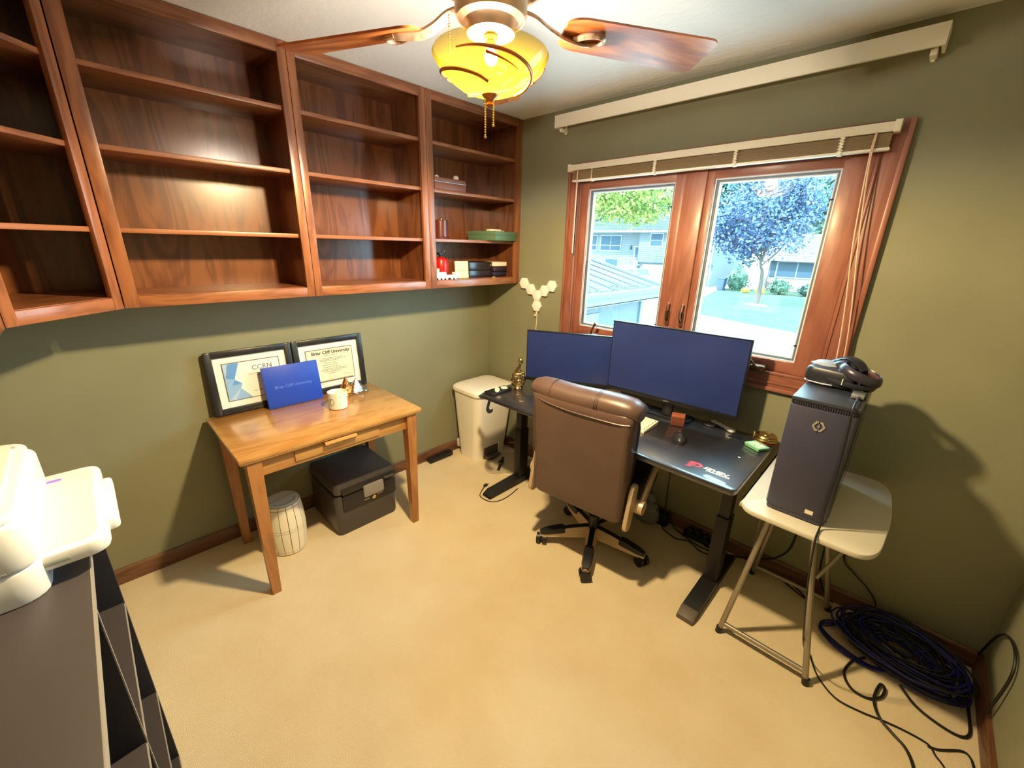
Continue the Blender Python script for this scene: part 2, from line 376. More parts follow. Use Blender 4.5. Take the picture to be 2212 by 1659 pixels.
# ================================================================= wall-hung bookcases
def bookcase(label, loc, rz, ln, sl_, sr_, plan=None, tops=(2.20, 1.95, 1.672), name='wall_bookcase'):
    """local X runs along the front, Y outwards from the wall, front plane at Y=0, floor at z=0"""
    dp = .33; zb, zt = 1.378, 2.438
    t = thing(name, label, 'bookcase', loc, rz, 'oak bookcases hung along the walls')
    z0 = zb - loc[2]; z1 = zt - loc[2]
    if plan is None:
        plan = [(.0, -.001), (.0, -dp + .002), (ln, -dp + .002), (ln, -.001)]
        obj('back_panel', B().box((.012, -dp + .003, z0), (ln - .012, -dp + .012, z1)), oak_back, t)
        obj('side_panel', B().box((.001, -dp + .003, z0 + .004), (.018, -.02, z1)), oak_back, t)
        obj('side_panel', B().box((ln - .018, -dp + .003, z0 + .004), (ln - .001, -.02, z1)), oak_back, t)
        inner = [(.018, -.022), (.018, -dp + .012), (ln - .018, -dp + .012), (ln - .018, -.022)]
    else:
        inner = plan['inner']
        for nm, q in (('back_panel', plan['backs']), ('side_panel', plan['sides'])):
            for poly in q: obj(nm, B().prism(poly, z0 + .004, z1), oak_back, t)
    obj('bottom_board', B().prism(inner, z0 + .028, z0 + .046), oak_x, t)
    obj('top_board', B().prism(inner, z1 - .03, z1 - .012), oak_x, t)
    for z in tops:
        zz = z - loc[2]
        sh = obj('shelf', B().prism(inner, zz - .018, zz, bev=.002), oak_x, t)
    obj('stile', B().box((.0, -.02, z0), (sl_, 0, z1), .0015), oak_z, t)
    obj('stile', B().box((ln - sr_, -.02, z0), (ln, 0, z1), .0015), oak_z, t)
    obj('rail', B().box((sl_, -.019, z0), (ln - sr_, -.0008, z0 + .044), .0015), oak_x, t)
    obj('rail', B().box((sl_, -.019, z1 - .046), (ln - sr_, -.0008, z1), .0015), oak_x, t)
    return t
FX = .33
bookcase('oak bookcase in the room corner beside the window wall, holding boxes and a red bottle', (FX, -.002, 1.378), -90, .781, .052, .042)
bookcase('narrower empty oak bookcase between the widest one and the stocked corner one', (FX, -.785, 1.378), -90, .697, .038, .034)
bookcase('widest empty oak bookcase, next to the angled corner cabinet', (FX, -1.484, 1.378), -90, .716, .036, .045)
# diagonal unit: front from (.33,-2.201) to (.61,-2.481)
q = math.sqrt(.5)
def dl(x, y):
    dx, dy = x - .332, y + 2.203
    return (dx * q - dy * q, dx * q + dy * q)
plan = {'inner': [dl(.012, -2.214), dl(.322, -2.214), dl(.598, -2.49), dl(.598, -2.799), dl(.012, -2.799)],
        'backs': [[dl(.003, -2.212), dl(.012, -2.212), dl(.012, -2.808), dl(.003, -2.808)], [dl(.012, -2.808), dl(.012, -2.799), dl(.60, -2.799), dl(.60, -2.808)]],
        'sides': [[dl(.012, -2.205), dl(.318, -2.205), dl(.312, -2.214), dl(.012, -2.214)], [dl(.598, -2.499), dl(.607, -2.499), dl(.607, -2.80), dl(.598, -2.80)]]}
bookcase('angled dark-inside corner bookcase with daylight on its pale front frame', (.332, -2.203, 1.378), -45, .394, .036, .036, plan, (2.195, 1.94, 1.672), 'corner_bookcase')
bookcase('oak bookcase at the very edge of view, past the angled corner cabinet', (.614, -2.483, 1.378), 0, .60, .036, .036)

# ================================================================= hexagon light
hx = thing('hexagon_light', 'white Y-shaped wall light of six hexagon tiles with a hanging cord', 'wall light', (.53, -.002, 1.307))
dd = .0755
hexpts = lambda r: [(r * math.cos(R(60 * k)), r * math.sin(R(60 * k))) for k in range(6)]
for cx, cz in ((0, 0), (0, -dd), (-dd * .866, dd * .5), (-dd * 1.732, dd), (dd * .866, dd * .5), (dd * 1.732, dd)):
    obj('hexagon_tile', B().prism(hexpts(.0425), 0, -.022, 'y', .004), mat('matte_white_diffuser', srgb(252, 248, 244), .5), hx, loc=(cx, 0, cz))
cdm = mat('cream_cable', srgb(236, 220, 180), .5)
c = obj('cord', B().tube([(0, -.008, -.11), (.002, -.008, -.15), (-.001, -.006, -.2), (-.008, -.006, -.30), (-.006, -.006, -.42), (.01, -.008, -.56)], .0035, 8), cdm, hx)
obj('inline_plug', B().box((-.006, -.016, -.135), (.008, -.003, -.108), .003), cdm, c); obj('touch_switch', B().ball((-.010, -.012, -.145), .009), cdm, c)

# ================================================================= ceiling fan with light
FXY = (1.525, -1.40)
fan = thing('ceiling_fan', 'five-blade ceiling fan with wooden blades and a lit amber glass bowl', 'ceiling fan', (FXY[0], FXY[1], 2.0))
def fl(z): return z - 2.0
obj('canopy', B().lathe([(.02, fl(2.30)), (.075, fl(2.40)), (.08, fl(2.438)), (.0, fl(2.4385))], 32), nickel_m, fan)
mh = obj('motor_housing', B().lathe([(.0, fl(2.288)), (.155, fl(2.288)), (.168, fl(2.298)), (.165, fl(2.34)), (.13, fl(2.375)), (.05, fl(2.39)), (0, fl(2.391))], 40), nickel_m, fan)
dk = mat('dark_vent', srgb(70, 48, 36), .7)
for k in range(10):
    a = 36 * k + 8
    for rr in (.122, .142):
        obj('vent_slot', B().box((-.004, -.014, 0), (.004, .014, .002)), dk, mh, loc=(rr * math.cos(R(a)), rr * math.sin(R(a)), fl(2.2865)), rot=(0, 0, R(a)))
obj('switch_housing', B().lathe([(.0, fl(2.29)), (.094, fl(2.29)), (.095, fl(2.215)), (.090, fl(2.203)), (.072, fl(2.196)), (.066, fl(2.186)), (.064, fl(2.172)), (0, fl(2.171))], 40), nickel_m, fan)
st = obj('light_stem', B().cyl((0, 0, fl(2.175)), (0, 0, fl(2.145)), .013).cyl((0, 0, fl(2.168)), (0, 0, fl(2.158)), .019, n=6), nickel_m, fan)
# bowl: thin amber glass that lets the bulb shine through
am = bpy.data.materials.new('amber_glass'); am.use_nodes = True; nt = am.node_tree
for n in list(nt.nodes): nt.nodes.remove(n)
out = nt.nodes.new('ShaderNodeOutputMaterial'); tr = nt.nodes.new('ShaderNodeBsdfTranslucent'); tp = nt.nodes.new('ShaderNodeBsdfTransparent'); gl = nt.nodes.new('ShaderNodeBsdfGlossy')
tcn = nt.nodes.new('ShaderNodeTexCoord'); nzn = nt.nodes.new('ShaderNodeTexNoise'); nzn.inputs['Scale'].default_value = 230; rpn = nt.nodes.new('ShaderNodeValToRGB')
rpn.color_ramp.elements[0].position = .30; rpn.color_ramp.elements[1].position = .40
rpn.color_ramp.elements[0].color = (.005, .0028, .0002, 1); rpn.color_ramp.elements[1].color = (.012, .0078, .0003, 1)
nt.links.new(tcn.outputs['Object'], nzn.inputs['Vector']); nt.links.new(nzn.outputs['Fac'], rpn.inputs[0]); nt.links.new(rpn.outputs[0], tr.inputs[0])
tp.inputs[0].default_value = (1.0, .80, .44, 1); gl.inputs['Roughness'].default_value = .1
m1 = nt.nodes.new('ShaderNodeMixShader'); m1.inputs[0].default_value = .42; m2 = nt.nodes.new('ShaderNodeMixShader'); m2.inputs[0].default_value = .05
nt.links.new(tr.outputs[0], m1.inputs[1]); nt.links.new(tp.outputs[0], m1.inputs[2]); nt.links.new(m1.outputs[0], m2.inputs[1]); nt.links.new(gl.outputs[0], m2.inputs[2]); nt.links.new(m2.outputs[0], out.inputs[0])
prof = [(.152, 2.131), (.156, 2.124), (.151, 2.113), (.142, 2.101), (.126, 2.084), (.106, 2.066), (.082, 2.050), (.055, 2.040), (.028, 2.035), (.010, 2.034)]
bowl = B().lathe([(r, fl(z)) for r, z in prof], 56, cap=False)
shade = obj('glass_bowl', bowl, am, fan, label='amber glass bowl shade')
def bowl_r(z):
    for (r0, z0), (r1, z1) in zip(prof[1:], prof[2:]):
        if z1 <= z <= z0: return r1 + (r0 - r1) * (z - z1) / (z0 - z1)
    return .02
scr = mat('bronze_scroll', srgb(176, 112, 64), .35, .9)
for a0, sp, za, zb_ in ((-48, 150, 2.045, 2.098), (72, 150, 2.045, 2.098), (192, 150, 2.045, 2.098)):
    pts = []
    for k in range(13):
        t = k / 12; z = za + (zb_ - za) * math.sin(t * math.pi / 2); a = a0 - sp * t; r = bowl_r(z) + .006
        pts.append((r * math.cos(R(a)), r * math.sin(R(a)), fl(z)))
    s1 = obj('scroll_wire', B().tube(pts, lambda t: .0046 - .0028 * max(0, t - .75) * 4, 8, 3), scr, fan)
    pts2 = []
    for k in range(6):
        t = k / 5; z = 2.087 - .020 * t; a = a0 - sp * (.80 - .22 * t) + 10 * t; r = bowl_r(z) + .006 + .002 * t
        pts2.append((r * math.cos(R(a)), r * math.sin(R(a)), fl(z)))
    obj('scroll_spur', B().tube(pts2, lambda t: .004 - .0032 * t, 8, 3), scr, s1)
obj('finial', B().lathe([(.0, fl(2.041)), (.024, fl(2.036)), (.020, fl(2.030)), (.012, fl(2.025)), (.008, fl(2.018)), (.011, fl(2.012)), (.006, fl(2.006)), (0, fl(2.005))], 24), scr, fan)
bulb_m = mat('lit_bulb', (1, 1, 1), .4, emit=(1.0, .86, .58), es=60.)
obj('bulb', B().ball((-.012, .012, fl(2.128)), .018, (1, 1, 1.1)), bulb_m, fan, label='glowing bulb')
chm = mat('brass_bead_chain', srgb(220, 178, 110), .3, 1.)
def chain(x, y, z0, z1, name='pull_chain'):
    b = B(); z = z0
    while z > z1: b.ball((x, y, fl(z)), .0026, u=8, v=6); z -= .0062
    b.ball((x, y, fl(z1)), .0036, u=8, v=6)
    return obj(name, b, chm, fan)
chain(-.010, -.010, 2.020, 1.934); chain(.008, .004, 2.018, 1.962); chain(-.085, -.072, 2.215, 2.136)
bladem = wood('fan_blade_wood', srgb(214, 130, 66), srgb(156, 80, 34), 'x', .32, .4, 45)
irm = mat('antique_nickel_iron', srgb(196, 164, 134), .36, .5, col2=srgb(140, 104, 84), scale=60, ramp=(.5, .75))
def blade_mesh():
    n = 30; up = []; dnp = []
    for k in range(n + 1):
        t = .5 - .5 * math.cos(math.pi * k / n); x = .205 + t * .465; hw = .060 + .016 * t
        if t < .12: hw *= (.55 + .45 * math.sqrt(1 - (1 - t / .12) ** 2))
        if t > .93: hw *= .72 + .28 * math.sqrt(max(.0, 1 - ((t - .93) / .07) ** 2))
        up.append((x, hw)); dnp.append((x, -hw))
    return B().prism(up + dnp[::-1], -.003, .003, 'z').mesh('blade')
def iron_mesh():
    b = B()
    b.tube([(.088, 0, .030), (.125, 0, .022), (.165, 0, .002), (.21, .004, -.012), (.262, .016, -.012), (.29, .018, -.010)], lambda t: (.011 + .003 * math.sin(t * 3.1), .006), 8, 4)
    b.tube([(.285, .020, -.010), (.318, .012, -.010), (.326, -.008, -.010), (.312, -.026, -.010), (.285, -.026, -.010), (.262, -.014, -.010), (.240, .006, -.010)], lambda t: (.008, .006), 8, 4)
    return b.mesh('blade_iron')
bm_, im_ = blade_mesh(), iron_mesh()
for k in range(5):
    a = R(61 + 72 * k)
    o = link('blade', bm_, bladem, fan, (0, 0, fl(2.206))); o.rotation_euler = (R(-12), 0, a)
    o2 = link('blade_iron', im_, irm, fan, (0, 0, fl(2.206))); o2.rotation_euler = (R(-6), 0, a)
# the bulb's light
pt = bpy.data.lights.new('bulb_light', 'POINT'); pt.energy = 18; pt.color = (1.0, .90, .76); pt.shadow_soft_size = .026
pto = bpy.data.objects.new('bulb_light', pt); COL.objects.link(pto); pto.location = (FXY[0] - .012, FXY[1] + .012, 2.124)

# the LED bulb hangs base-up, so most of its light leaves downwards
sp = bpy.data.lights.new('bulb_downlight', 'SPOT'); sp.energy = 212; sp.color = (1.0, .95, .90); sp.spot_size = R(179); sp.spot_blend = .3; sp.shadow_soft_size = .04
spo = bpy.data.objects.new('bulb_downlight', sp); COL.objects.link(spo); spo.location = pto.location
# ================================================================= small wooden writing table
tbx = wood('table_wood_x', srgb(196, 144, 84), srgb(176, 122, 66), 'x', .3, .5, 50)
tby = wood('table_wood_y', srgb(200, 150, 88), srgb(184, 130, 72), 'y', .16, .8, 40)
tbz = wood('table_wood_z', srgb(182, 124, 72), srgb(160, 104, 58), 'z', .4, .3, 50)
tb = thing('writing_table', 'honey-coloured wooden writing table with one drawer and tapered legs', 'table', (.335, -1.55, 0))
obj('tabletop', B().box((-.305, -.45, .741), (.305, .45, .762), .004).box((-.301, -.446, .735), (.301, .446, .742)), tby, tb)
for sx, sy in ((1, -1), (1, 1), (-1, -1), (-1, 1)):
    x1 = sx * .262; y1 = sy * .392; a = .029
    top = [(x1 - a, y1 - a), (x1 + a, y1 - a), (x1 + a, y1 + a), (x1 - a, y1 + a)]
    c = .019; xb = x1 - sx * .014; yb = y1 + sy * .004
    bot = [(xb - c, yb - c), (xb + c, yb - c), (xb + c, yb + c), (xb - c, yb + c)]
    obj('leg', B().rings([[(*p, 0) for p in bot], [(*p, .62) for p in [(u[0] * .12 + v[0] * .88, u[1] * .12 + v[1] * .88) for u, v in zip(bot, top)]], [(*p, .736) for p in top]]), tbz, tb)
obj('apron', B().box((.252, -.365, .645), (.270, .365, .736), .001), tby, tb)
obj('apron', B().box((-.270, -.365, .645), (-.252, .365, .736), .001), tby, tb)
for s in (-1, 1): obj('apron', B().box((-.235, s * .40 - .009, .645), (.235, s * .40 + .009, .736), .001), tbx, tb)
dr = obj('drawer', B().box((.262, -.225, .664), (.279, .20, .728), .003), tby, tb)
obj('handle', B().prism([(.279, .735), (.303, .722), (.306, .714), (.285, .697), (.279, .697)], -.093, .066, 'y'), tby, dr)

# ================================================================= framed certificates, folder and ornaments on the table
frm = mat('black_moulded_frame', srgb(30, 32, 38), .35, col2=srgb(44, 46, 52), scale=30)
matb = mat('white_mount_board', srgb(253, 252, 252), .7)
bevm = mat('brown_mount_bevel', srgb(120, 96, 78), .6)
def certificate(label, y0, w, h, paper, base_x, lean):
    t = thing('certificate_frame', label, 'picture frame', (base_x, y0 + w / 2, .763), rot=(R(-lean), 0, R(90)))
    fw_ = .034; hw = w / 2
    for a, b_ in (((-hw, 0), (-hw + fw_, h)), ((hw - fw_, 0), (hw, h))):
        obj('frame_bar', B().box((a[0], -.022, 0), (b_[0], 0, h), .006), frm, t)
    for z0 in (0, h - fw_): obj('frame_bar', B().box((-hw + fw_ * .6, -.0215, z0), (hw - fw_ * .6, -.0005, z0 + fw_), .006), frm, t)
    obj('mount', B().box((-hw + fw_ - .004, -.010, fw_ - .004), (hw - fw_ + .004, -.006, h - fw_ + .004)), matb, t)
    iw, iz0, iz1 = hw - .072, .070, h - .070
    obj('mount_bevel', B().box((-iw - .004, -.0112, iz0 - .004), (iw + .004, -.0098, iz1 + .004)), bevm, t)
    p = obj('document', B().box((-iw, -.0122, iz0), (iw, -.0108, iz1)), paper, t)
    obj('glazing', B().box((-hw + fw_ - .002, -.0165, fw_ - .002), (hw - fw_ + .002, -.0155, h - fw_ + .002)), clear('picture_glass', (1, 1, 1), .03, .05), t)
    return t, p, iw, iz0, iz1
pw = mat('white_paper', srgb(250, 252, 254), .7); pc = mat('cream_paper', srgb(246, 244, 220), .7)
T1, P1, iw, z0, z1 = certificate('black framed blue-and-white certificate leaning on the wall, half behind the blue folder', -1.957, .407, .335, pw, .044, 4.5)
TX = (R(90), 0, 0); fy = -.0126
bl1 = mat('pale_blue_print', srgb(150, 196, 248), .7); bl2 = mat('mid_blue_print', srgb(104, 164, 240), .7); bl3 = mat('light_blue_print', srgb(184, 216, 252), .7)
def flat(name, poly, M, par, y=fy, t=.0004): return obj(name, B().prism(poly, y, y - t, 'y'), M, par, smooth=False)
Wd = 2 * iw; Hd = z1 - z0
def pt_(u, v): return (-iw + u * Wd, z0 + v * Hd)
flat('blue_facet', [pt_(0, 0), pt_(.42, 0), pt_(.24, .30), pt_(.28, .42), pt_(.16, .56), pt_(.28, 1), pt_(0, 1)], bl1, P1)
flat('blue_facet', [pt_(.08, .98), pt_(.28, 1), pt_(.16, .56), pt_(.02, .62)], bl2, P1, fy - .0004)
flat('blue_facet', [pt_(.10, .40), pt_(.28, .42), pt_(.16, .56)], bl2, P1, fy - .0004)
flat('blue_facet', [pt_(.0, 0), pt_(.20, .26), pt_(.24, .30), pt_(.12, 0)], bl3, P1, fy - .0004)
flat('blue_facet', [pt_(.0, 1), pt_(.10, 1), pt_(.05, .62), pt_(0, .78)], bl3, P1, fy - .0004)
gyi = mat('grey_print', srgb(120, 124, 132), .7)
text('lettering', 'CCRN', .036, gyi, P1, (*[pt_(.68, 0)[0]], fy - .0004, pt_(0, .80)[1]), TX)
flat('star_stroke', [pt_(.62, .92), pt_(.80, .925), pt_(.80, .93), pt_(.62, .925)], bl2, P1)
for a in (35, 80, 160): 
    c0 = pt_(.82, .93); dx, dz = .014 * math.cos(R(a)), .014 * math.sin(R(a))
    flat('star_stroke', [(c0[0] - dx - .0006, c0[1] - dz), (c0[0] - dx + .0006, c0[1] - dz), (c0[0] + dx + .0006, c0[1] + dz), (c0[0] + dx - .0006, c0[1] + dz)], bl2, P1)
ln_ = B()
for v, u0, u1, hh in ((.64, .42, .98, .004), (.58, .56, .96, .012), (.50, .55, .94, .004), (.475, .6, .9, .004), (.40, .56, .95, .005), (.30, .66, .9, .004), (.16, .46, .53, .006), (.16, .56, .62, .012)):
    (xa, za), (xb, zb2) = pt_(u0, v), pt_(u1, v + hh * 1.6); ln_.box((xa, fy - .0006, za), (xb, fy, zb2))
obj('printed_line', ln_, gyi, P1)
T2, P2, iw, z0, z1 = certificate('black framed cream diploma leaning on the wall behind the metallic ornament', -1.546, .415, .335, pc, .046, 4.5)
Wd = 2 * iw; Hd = z1 - z0
text('lettering', 'Briar Cliff University', .0275, mat('dark_print', srgb(70, 70, 66), .7), P2, (pt_(.53, 0)[0], fy - .0004, pt_(0, .90)[1]), TX, offset=.0006)
ln_ = B()
random.seed(3)
for v, u0, u1 in ((.80, .38, .66), (.71, .30, .78), (.67, .26, .86), (.63, .28, .72), (.56, .36, .6), (.50, .30, .66), (.43, .32, .68), (.37, .28, .84), (.33, .26, .84), (.28, .34, .7), (.23, .42, .58)):
    u = u0
    while u < u1:
        e = min(u1, u + random.uniform(.02, .06)); (xa, za), (xb, zb2) = pt_(u, v), pt_(e, v + .018); ln_.box((xa, fy - .0005, za), (xb, fy, zb2)); u = e + .012
obj('printed_line', ln_, mat('faint_print', srgb(150, 150, 138), .7), P2)
obj('seal', B().tube([(pt_(.48, 0)[0] + .014 * math.cos(R(30 * k)), fy - .0002, pt_(0, .12)[1] + .014 * math.sin(R(30 * k))) for k in range(12)], .0006, 6, 2, True), mat('seal_print', srgb(190, 186, 160), .7), P2)
obj('signature', B().tube([(pt_(.74 + .035 * k, 0)[0], fy - .0004, pt_(0, .13 + (.02 if k % 2 else 0))[1]) for k in range(6)], .0006, 5, 3), gyi, P2)
ln_ = B()
for v in (.02, .005): (xa, za), (xb, zb2) = pt_(.1, v), pt_(.96, v + .008); ln_.box((xa, fy - .0005, za), (xb, fy, zb2))
obj('border_line', ln_, mat('border_print', srgb(120, 116, 90), .7), P2)

blue_m = mat('royal_blue_leatherette', srgb(36, 74, 196), .42, spec=.4, bump=.25, bscale=900, bdist=.0004)
fo = thing('diploma_folder', 'royal blue leatherette diploma folder standing in front of the frames', 'folder', (.122, -1.581, .763), rot=(R(-10), 0, R(90)))
obj('cover', B().box((-.1445, -.004, 0), (.1445, 0, .228), .0018), blue_m, fo); obj('cover', B().box((-.1445, .008, 0), (.1445, .012, .228), .0018), blue_m, fo)
obj('spine', B().box((-.1455, -.003, .001), (-.142, .011, .227), .0015), blue_m, fo); obj('paper_lining', B().box((-.141, .0005, .003), (.141, .0075, .2262)), pw, fo)
foil = mat('pale_blue_foil_print', srgb(110, 140, 240), .35)
text('lettering', 'Briar Cliff University', .0235, foil, fo, (.0, -.0042, .112), TX, depth=.0002)

cup = thing('candle_jar', 'white printed candle jar with a round grey picture on the table', 'candle', (.327, -1.437, .763))
cup_m = mat('white_glazed_ceramic', srgb(232, 238, 236), .3)
obj('jar', B().lathe([(0, 0), (.046, 0), (.05, .004), (.05, .094), (.0475, .094), (.0475, .078), (0, .078)], 36), cup_m, cup)
def wrap(a0, a1, z0, z1, r=.0503, n=8): 
    rs = [[(r * math.cos(R(a0 + (a1 - a0) * k / n)), r * math.sin(R(a0 + (a1 - a0) * k / n)), z) for k in range(n + 1)] for z in (z0, z1)]
    return B().rings(rs, False, False, False)
obj('label_print', wrap(-15, 40, .008, .088), mat('pale_blue_map_print', srgb(176, 222, 236), .5, col2=srgb(222, 240, 240), scale=60), cup)
disc = B(); 
ctr = -62; vs = [disc.bm.verts.new((.0506 * math.cos(R(ctr + 20 * math.cos(R(18 * k)))), .0506 * math.sin(R(ctr + 20 * math.cos(R(18 * k)))), .047 + .02 * math.sin(R(18 * k)))) for k in range(20)]
disc.bm.faces.new(vs)
obj('portrait_print', disc, mat('grey_portrait_print', srgb(128, 132, 116), .5, col2=srgb(180, 182, 168), scale=90), cup)
obj('wax', B().lathe([(0, .0785), (.047, .0785), (.046, .080), (0, .080)], 24), mat('cream_wax', srgb(242, 236, 222), .4), cup)

orn = thing('metallic_ornament', 'hammered copper and silver peaked ornament behind the candle jar', 'ornament', (.135, -1.268, .763))
def peak(cx, cy, rx, ry, h, seed, n=22, lv=9):
    rnd = random.Random(seed); rs = []
    for l in range(lv):
        t = l / (lv - 1); k_ = 1 - t ** .85; rs.append([(cx + rx * k_ * math.cos(2 * math.pi * k / n) * rnd.uniform(.86, 1.1) + t * .006, cy + ry * k_ * math.sin(2 * math.pi * k / n) * rnd.uniform(.86, 1.1), h * t) for k in range(n)])
    return B().rings(rs)
obj('copper_peak', peak(0, -.035, .05, .055, .112, 4), mat('hammered_copper', srgb(200, 128, 70), .18, 1., bump=.8, bscale=70, bdist=.006), orn)
obj('silver_peak', peak(.006, .025, .055, .072, .088, 9), mat('hammered_silver', srgb(208, 198, 194), .16, 1., bump=.8, bscale=70, bdist=.006), orn)
obj('scalloped_rim', B().tube([(.058 * math.cos(R(15 * k)) * (1.1 if k % 2 else 1), .078 * math.sin(R(15 * k)) * (1.08 if k % 2 else 1) + .018, .005) for k in range(24)], .005, 6, 3, True), mat('polished_silver', srgb(220, 208, 196), .15, 1.), orn)

# ================================================================= barrel tin and safe under the table
brl = thing('barrel_box', 'white barrel of vertical staves standing on the carpet under the table', 'barrel', (.292, -1.786, 0))
stave_m = mat('white_painted_stave', srgb(248, 240, 222), .5); stave_d = mat('brown_joint', srgb(96, 66, 44), .7)
def br(z): return .083 + .017 * math.sin(math.pi * (z + .02) / .35)
obj('core', B().lathe([(0, .004)] + [(br(z / 10 * .3) - .0045, .004 + z / 10 * .296) for z in range(11)] + [(0, .30)], 28), stave_d, brl)
ns = 15; wd = 360 / ns
def stave(za, zb_):
    b = B(); rings_ = []
    for l in range(7):
        z = za + (zb_ - za) * l / 6
        rings_.append([((br(z) + (0 if i < 4 else -.003)) * math.cos(R(aa)), (br(z) + (0 if i < 4 else -.003)) * math.sin(R(aa)), z) for i, aa in enumerate([-wd * .46, -wd * .16, wd * .16, wd * .46, wd * .46, wd * .16, -wd * .16, -wd * .46])])
    return b.rings(rings_).mesh('stave')
sm = (stave(.006, .019), stave(.022, .146), stave(.149, .160), stave(.163, .286), stave(.289, .304))
for k in range(ns):
    for me in sm: link('stave', me, stave_m, brl, rot=(0, 0, R(wd * k + 5)))
lid = obj('lid', B().lathe([(0, .300), (.080, .300), (.081, .308), (.078, .311), (0, .311)], 32), mat('pale_grey_lid', srgb(214, 218, 206), .5), brl)
obj('lid_seam', B().box((-.078, .008, .3105), (.078, .0094, .3118), M=Matrix.Rotation(R(100), 4, 'Z')), stave_d, lid)
obj('lid_print', B().rings([[(r_ * math.cos(R(a_)), r_ * math.sin(R(a_)), .3114) for a_ in range(-60, 76, 9)] for r_ in (.058, .068)], False, False, False), mat('grey_lid_print', srgb(150, 158, 150), .6, col2=srgb(206, 210, 200), scale=240, ramp=(.45, .55)), lid)
obj('side_knob', B().ball((.094 * math.cos(R(62)), .094 * math.sin(R(62)), .20), .006).ball((.094 * math.cos(R(62)), .094 * math.sin(R(62)), .185), .006), brass_m, brl)

sf_m = mat('charcoal_safe_plastic', srgb(72, 66, 66), .42, bump=.2, bscale=700, bdist=.0004); sf_d = mat('dark_safe_panel', srgb(36, 32, 34), .4)
sf = thing('fire_safe', 'dark grey fire safe chest with a grey latch and round lock under the table', 'safe', (.232, -1.366, 0))
def sfo(p): return (p[0] - .232, p[1] + 1.366, p[2])
obj('chest', B().prism(rrect(-.192, -.188, .19, .19, .03), .0, .258, 'z', .02), sf_m, sf)
obj('chest_lid', B().prism(rrect(-.192, -.188, .19, .19, .03), .263, .342, 'z', .022), sf_m, sf)
fp = obj('front_panel', B().box((.186, -.150, .158), (.200, .186, .257), .010).box((.186, -.150, .265), (.200, .186, .306), .006), sf_d, sf)
obj('latch_plate', B().prism(rrect(-.028, .205, .100, .283, .012), .196, .212, 'x', .005), mat('grey_latch_plastic', srgb(140, 134, 132), .45), sf)
lk = obj('lock', B().cyl((.198, .033, .188), (.210, .033, .188), .012, n=24), mat('brass_lock', srgb(222, 196, 130), .3, 1.), sf)
obj('keyhole', B().box((.2095, .030, .187), (.2105, .036, .189)), blkink, lk)
mk = mat('silver_badge', srgb(190, 180, 180), .4, .6)
text('lettering', 'Honeywell', .014, mk, sf, (.2004, .142, .283), (R(90), 0, R(90)), .3)
obj('lock_mark', B().box((.1998, -.026, .184), (.2006, .008, .189)).box((.1998, .058, .190), (.2006, .094, .195)), mk, sf)

# ================================================================= waste bin corner
bin_m = mat('white_bin_plastic', srgb(250, 244, 234), .42)
tr = thing('pedal_bin', 'tall white pedal bin in the corner between the table and the desk', 'bin', (.195, -.235, 0))
def bring(z):
    t = z / .575; x0, x1 = -.125 - .03 * t, .105 + .068 * t; y0, y1 = -.165 - .035 * t, .165 + .03 * t
    return [(p[0], p[1], z) for p in rrect(x0, y0, x1, y1, .06, 6)]
obj('bin_body', B().rings([bring(z) for z in (0, .004, .575)]), bin_m, tr)
lidb = B(); 
def lr(z, d): return [(p[0], p[1], z) for p in rrect(-.160 - d, -.206 - d, .182 + d, .198 + d, .07, 6)]
lidb.rings([lr(.566, 0), lr(.57, .005), lr(.592, .004), lr(.604, -.006), lr(.612, -.03), lr(.615, -.07)])
obj('bin_lid', lidb, bin_m, tr)
pr = obj('pedal_recess', B().box((.10, -.095, .012), (.1215, .065, .104), .006), mat('recess_shade_grey', srgb(96, 84, 78), .6), tr)  # dark block: shade inside the pedal opening put into its colour
obj('recess_cheek', B().box((.1, .055, .012), (.126, .068, .112), .003), bin_m, tr)
obj('pedal', B().box((.10, -.085, .020), (.165, .050, .034), .006), mat('grey_pedal_plastic', srgb(84, 78, 76), .5), tr)
ps = thing('power_strip', 'black power strip lying along the baseboard next to the white bin', 'power strip', (.05, -.555, 0))
obj('strip_body', B().prism(rrect(-.028, -.125, .028, .10, .012), .002, .036, 'z', .006), black_m, ps)
for y in (-.08, -.035, .01, .055): obj('socket', B().cyl((0, y, .0355), (0, y, .0372), .014, n=16), mat('dark_socket', srgb(14, 14, 16), .5), ps)
obj('strip_switch', B().box((-.008, -.118, .035), (.008, -.10, .041), .002), mat('brown_switch', srgb(80, 30, 20), .4), ps)
ch = thing('wall_charger', 'small white plug-in charger low on the wall beside the bin', 'charger', (.018, -.352, .065))
obj('charger_body', B().box((-.003, -.018, -.032), (.026, .018, .036), .005), white_pl, ch); obj('charger_cable', B().tube([(.02, 0, -.03), (.026, .005, -.05), (.02, .02, -.060)], .003, 6), white_pl, ch)

# clear sheet with the watch, and the loose plug lead
cs = thing('clear_plastic_sheet', 'clear plastic sheet lying on the carpet between the bin and the desk leg', 'plastic sheet', (.47, -.26, 0))
out2 = [(.335, -.325), (.403, -.403), (.470, -.437), (.530, -.425), (.567, -.372), (.610, -.330), (.645, -.30), (.66, -.18), (.62, -.06), (.45, -.04), (.34, -.10), (.326, -.22)]
op = [(p[0] - .47, p[1] + .26) for p in [(v.x, v.y) for v in spline([(x, y, 0) for x, y in out2], 5, True)]]
obj('sheet', B().prism(op, .0005, .0025), clear('clear_vinyl', (.93, .93, .92), .03, .12, .10, (.9, .85, .75)), cs)
obj('sheet_edge', B().tube([(x, y, .002) for x, y in op[::2]], .0022, 6, 2, True), mat('edge_highlight_cream', srgb(226, 204, 160), .3), cs)  # rim tube: the sheet's edge highlights put into its colour
wt = thing('wristwatch', 'black wristwatch laid open on the clear plastic sheet', 'watch', (.438, -.258, .004), -54.6)
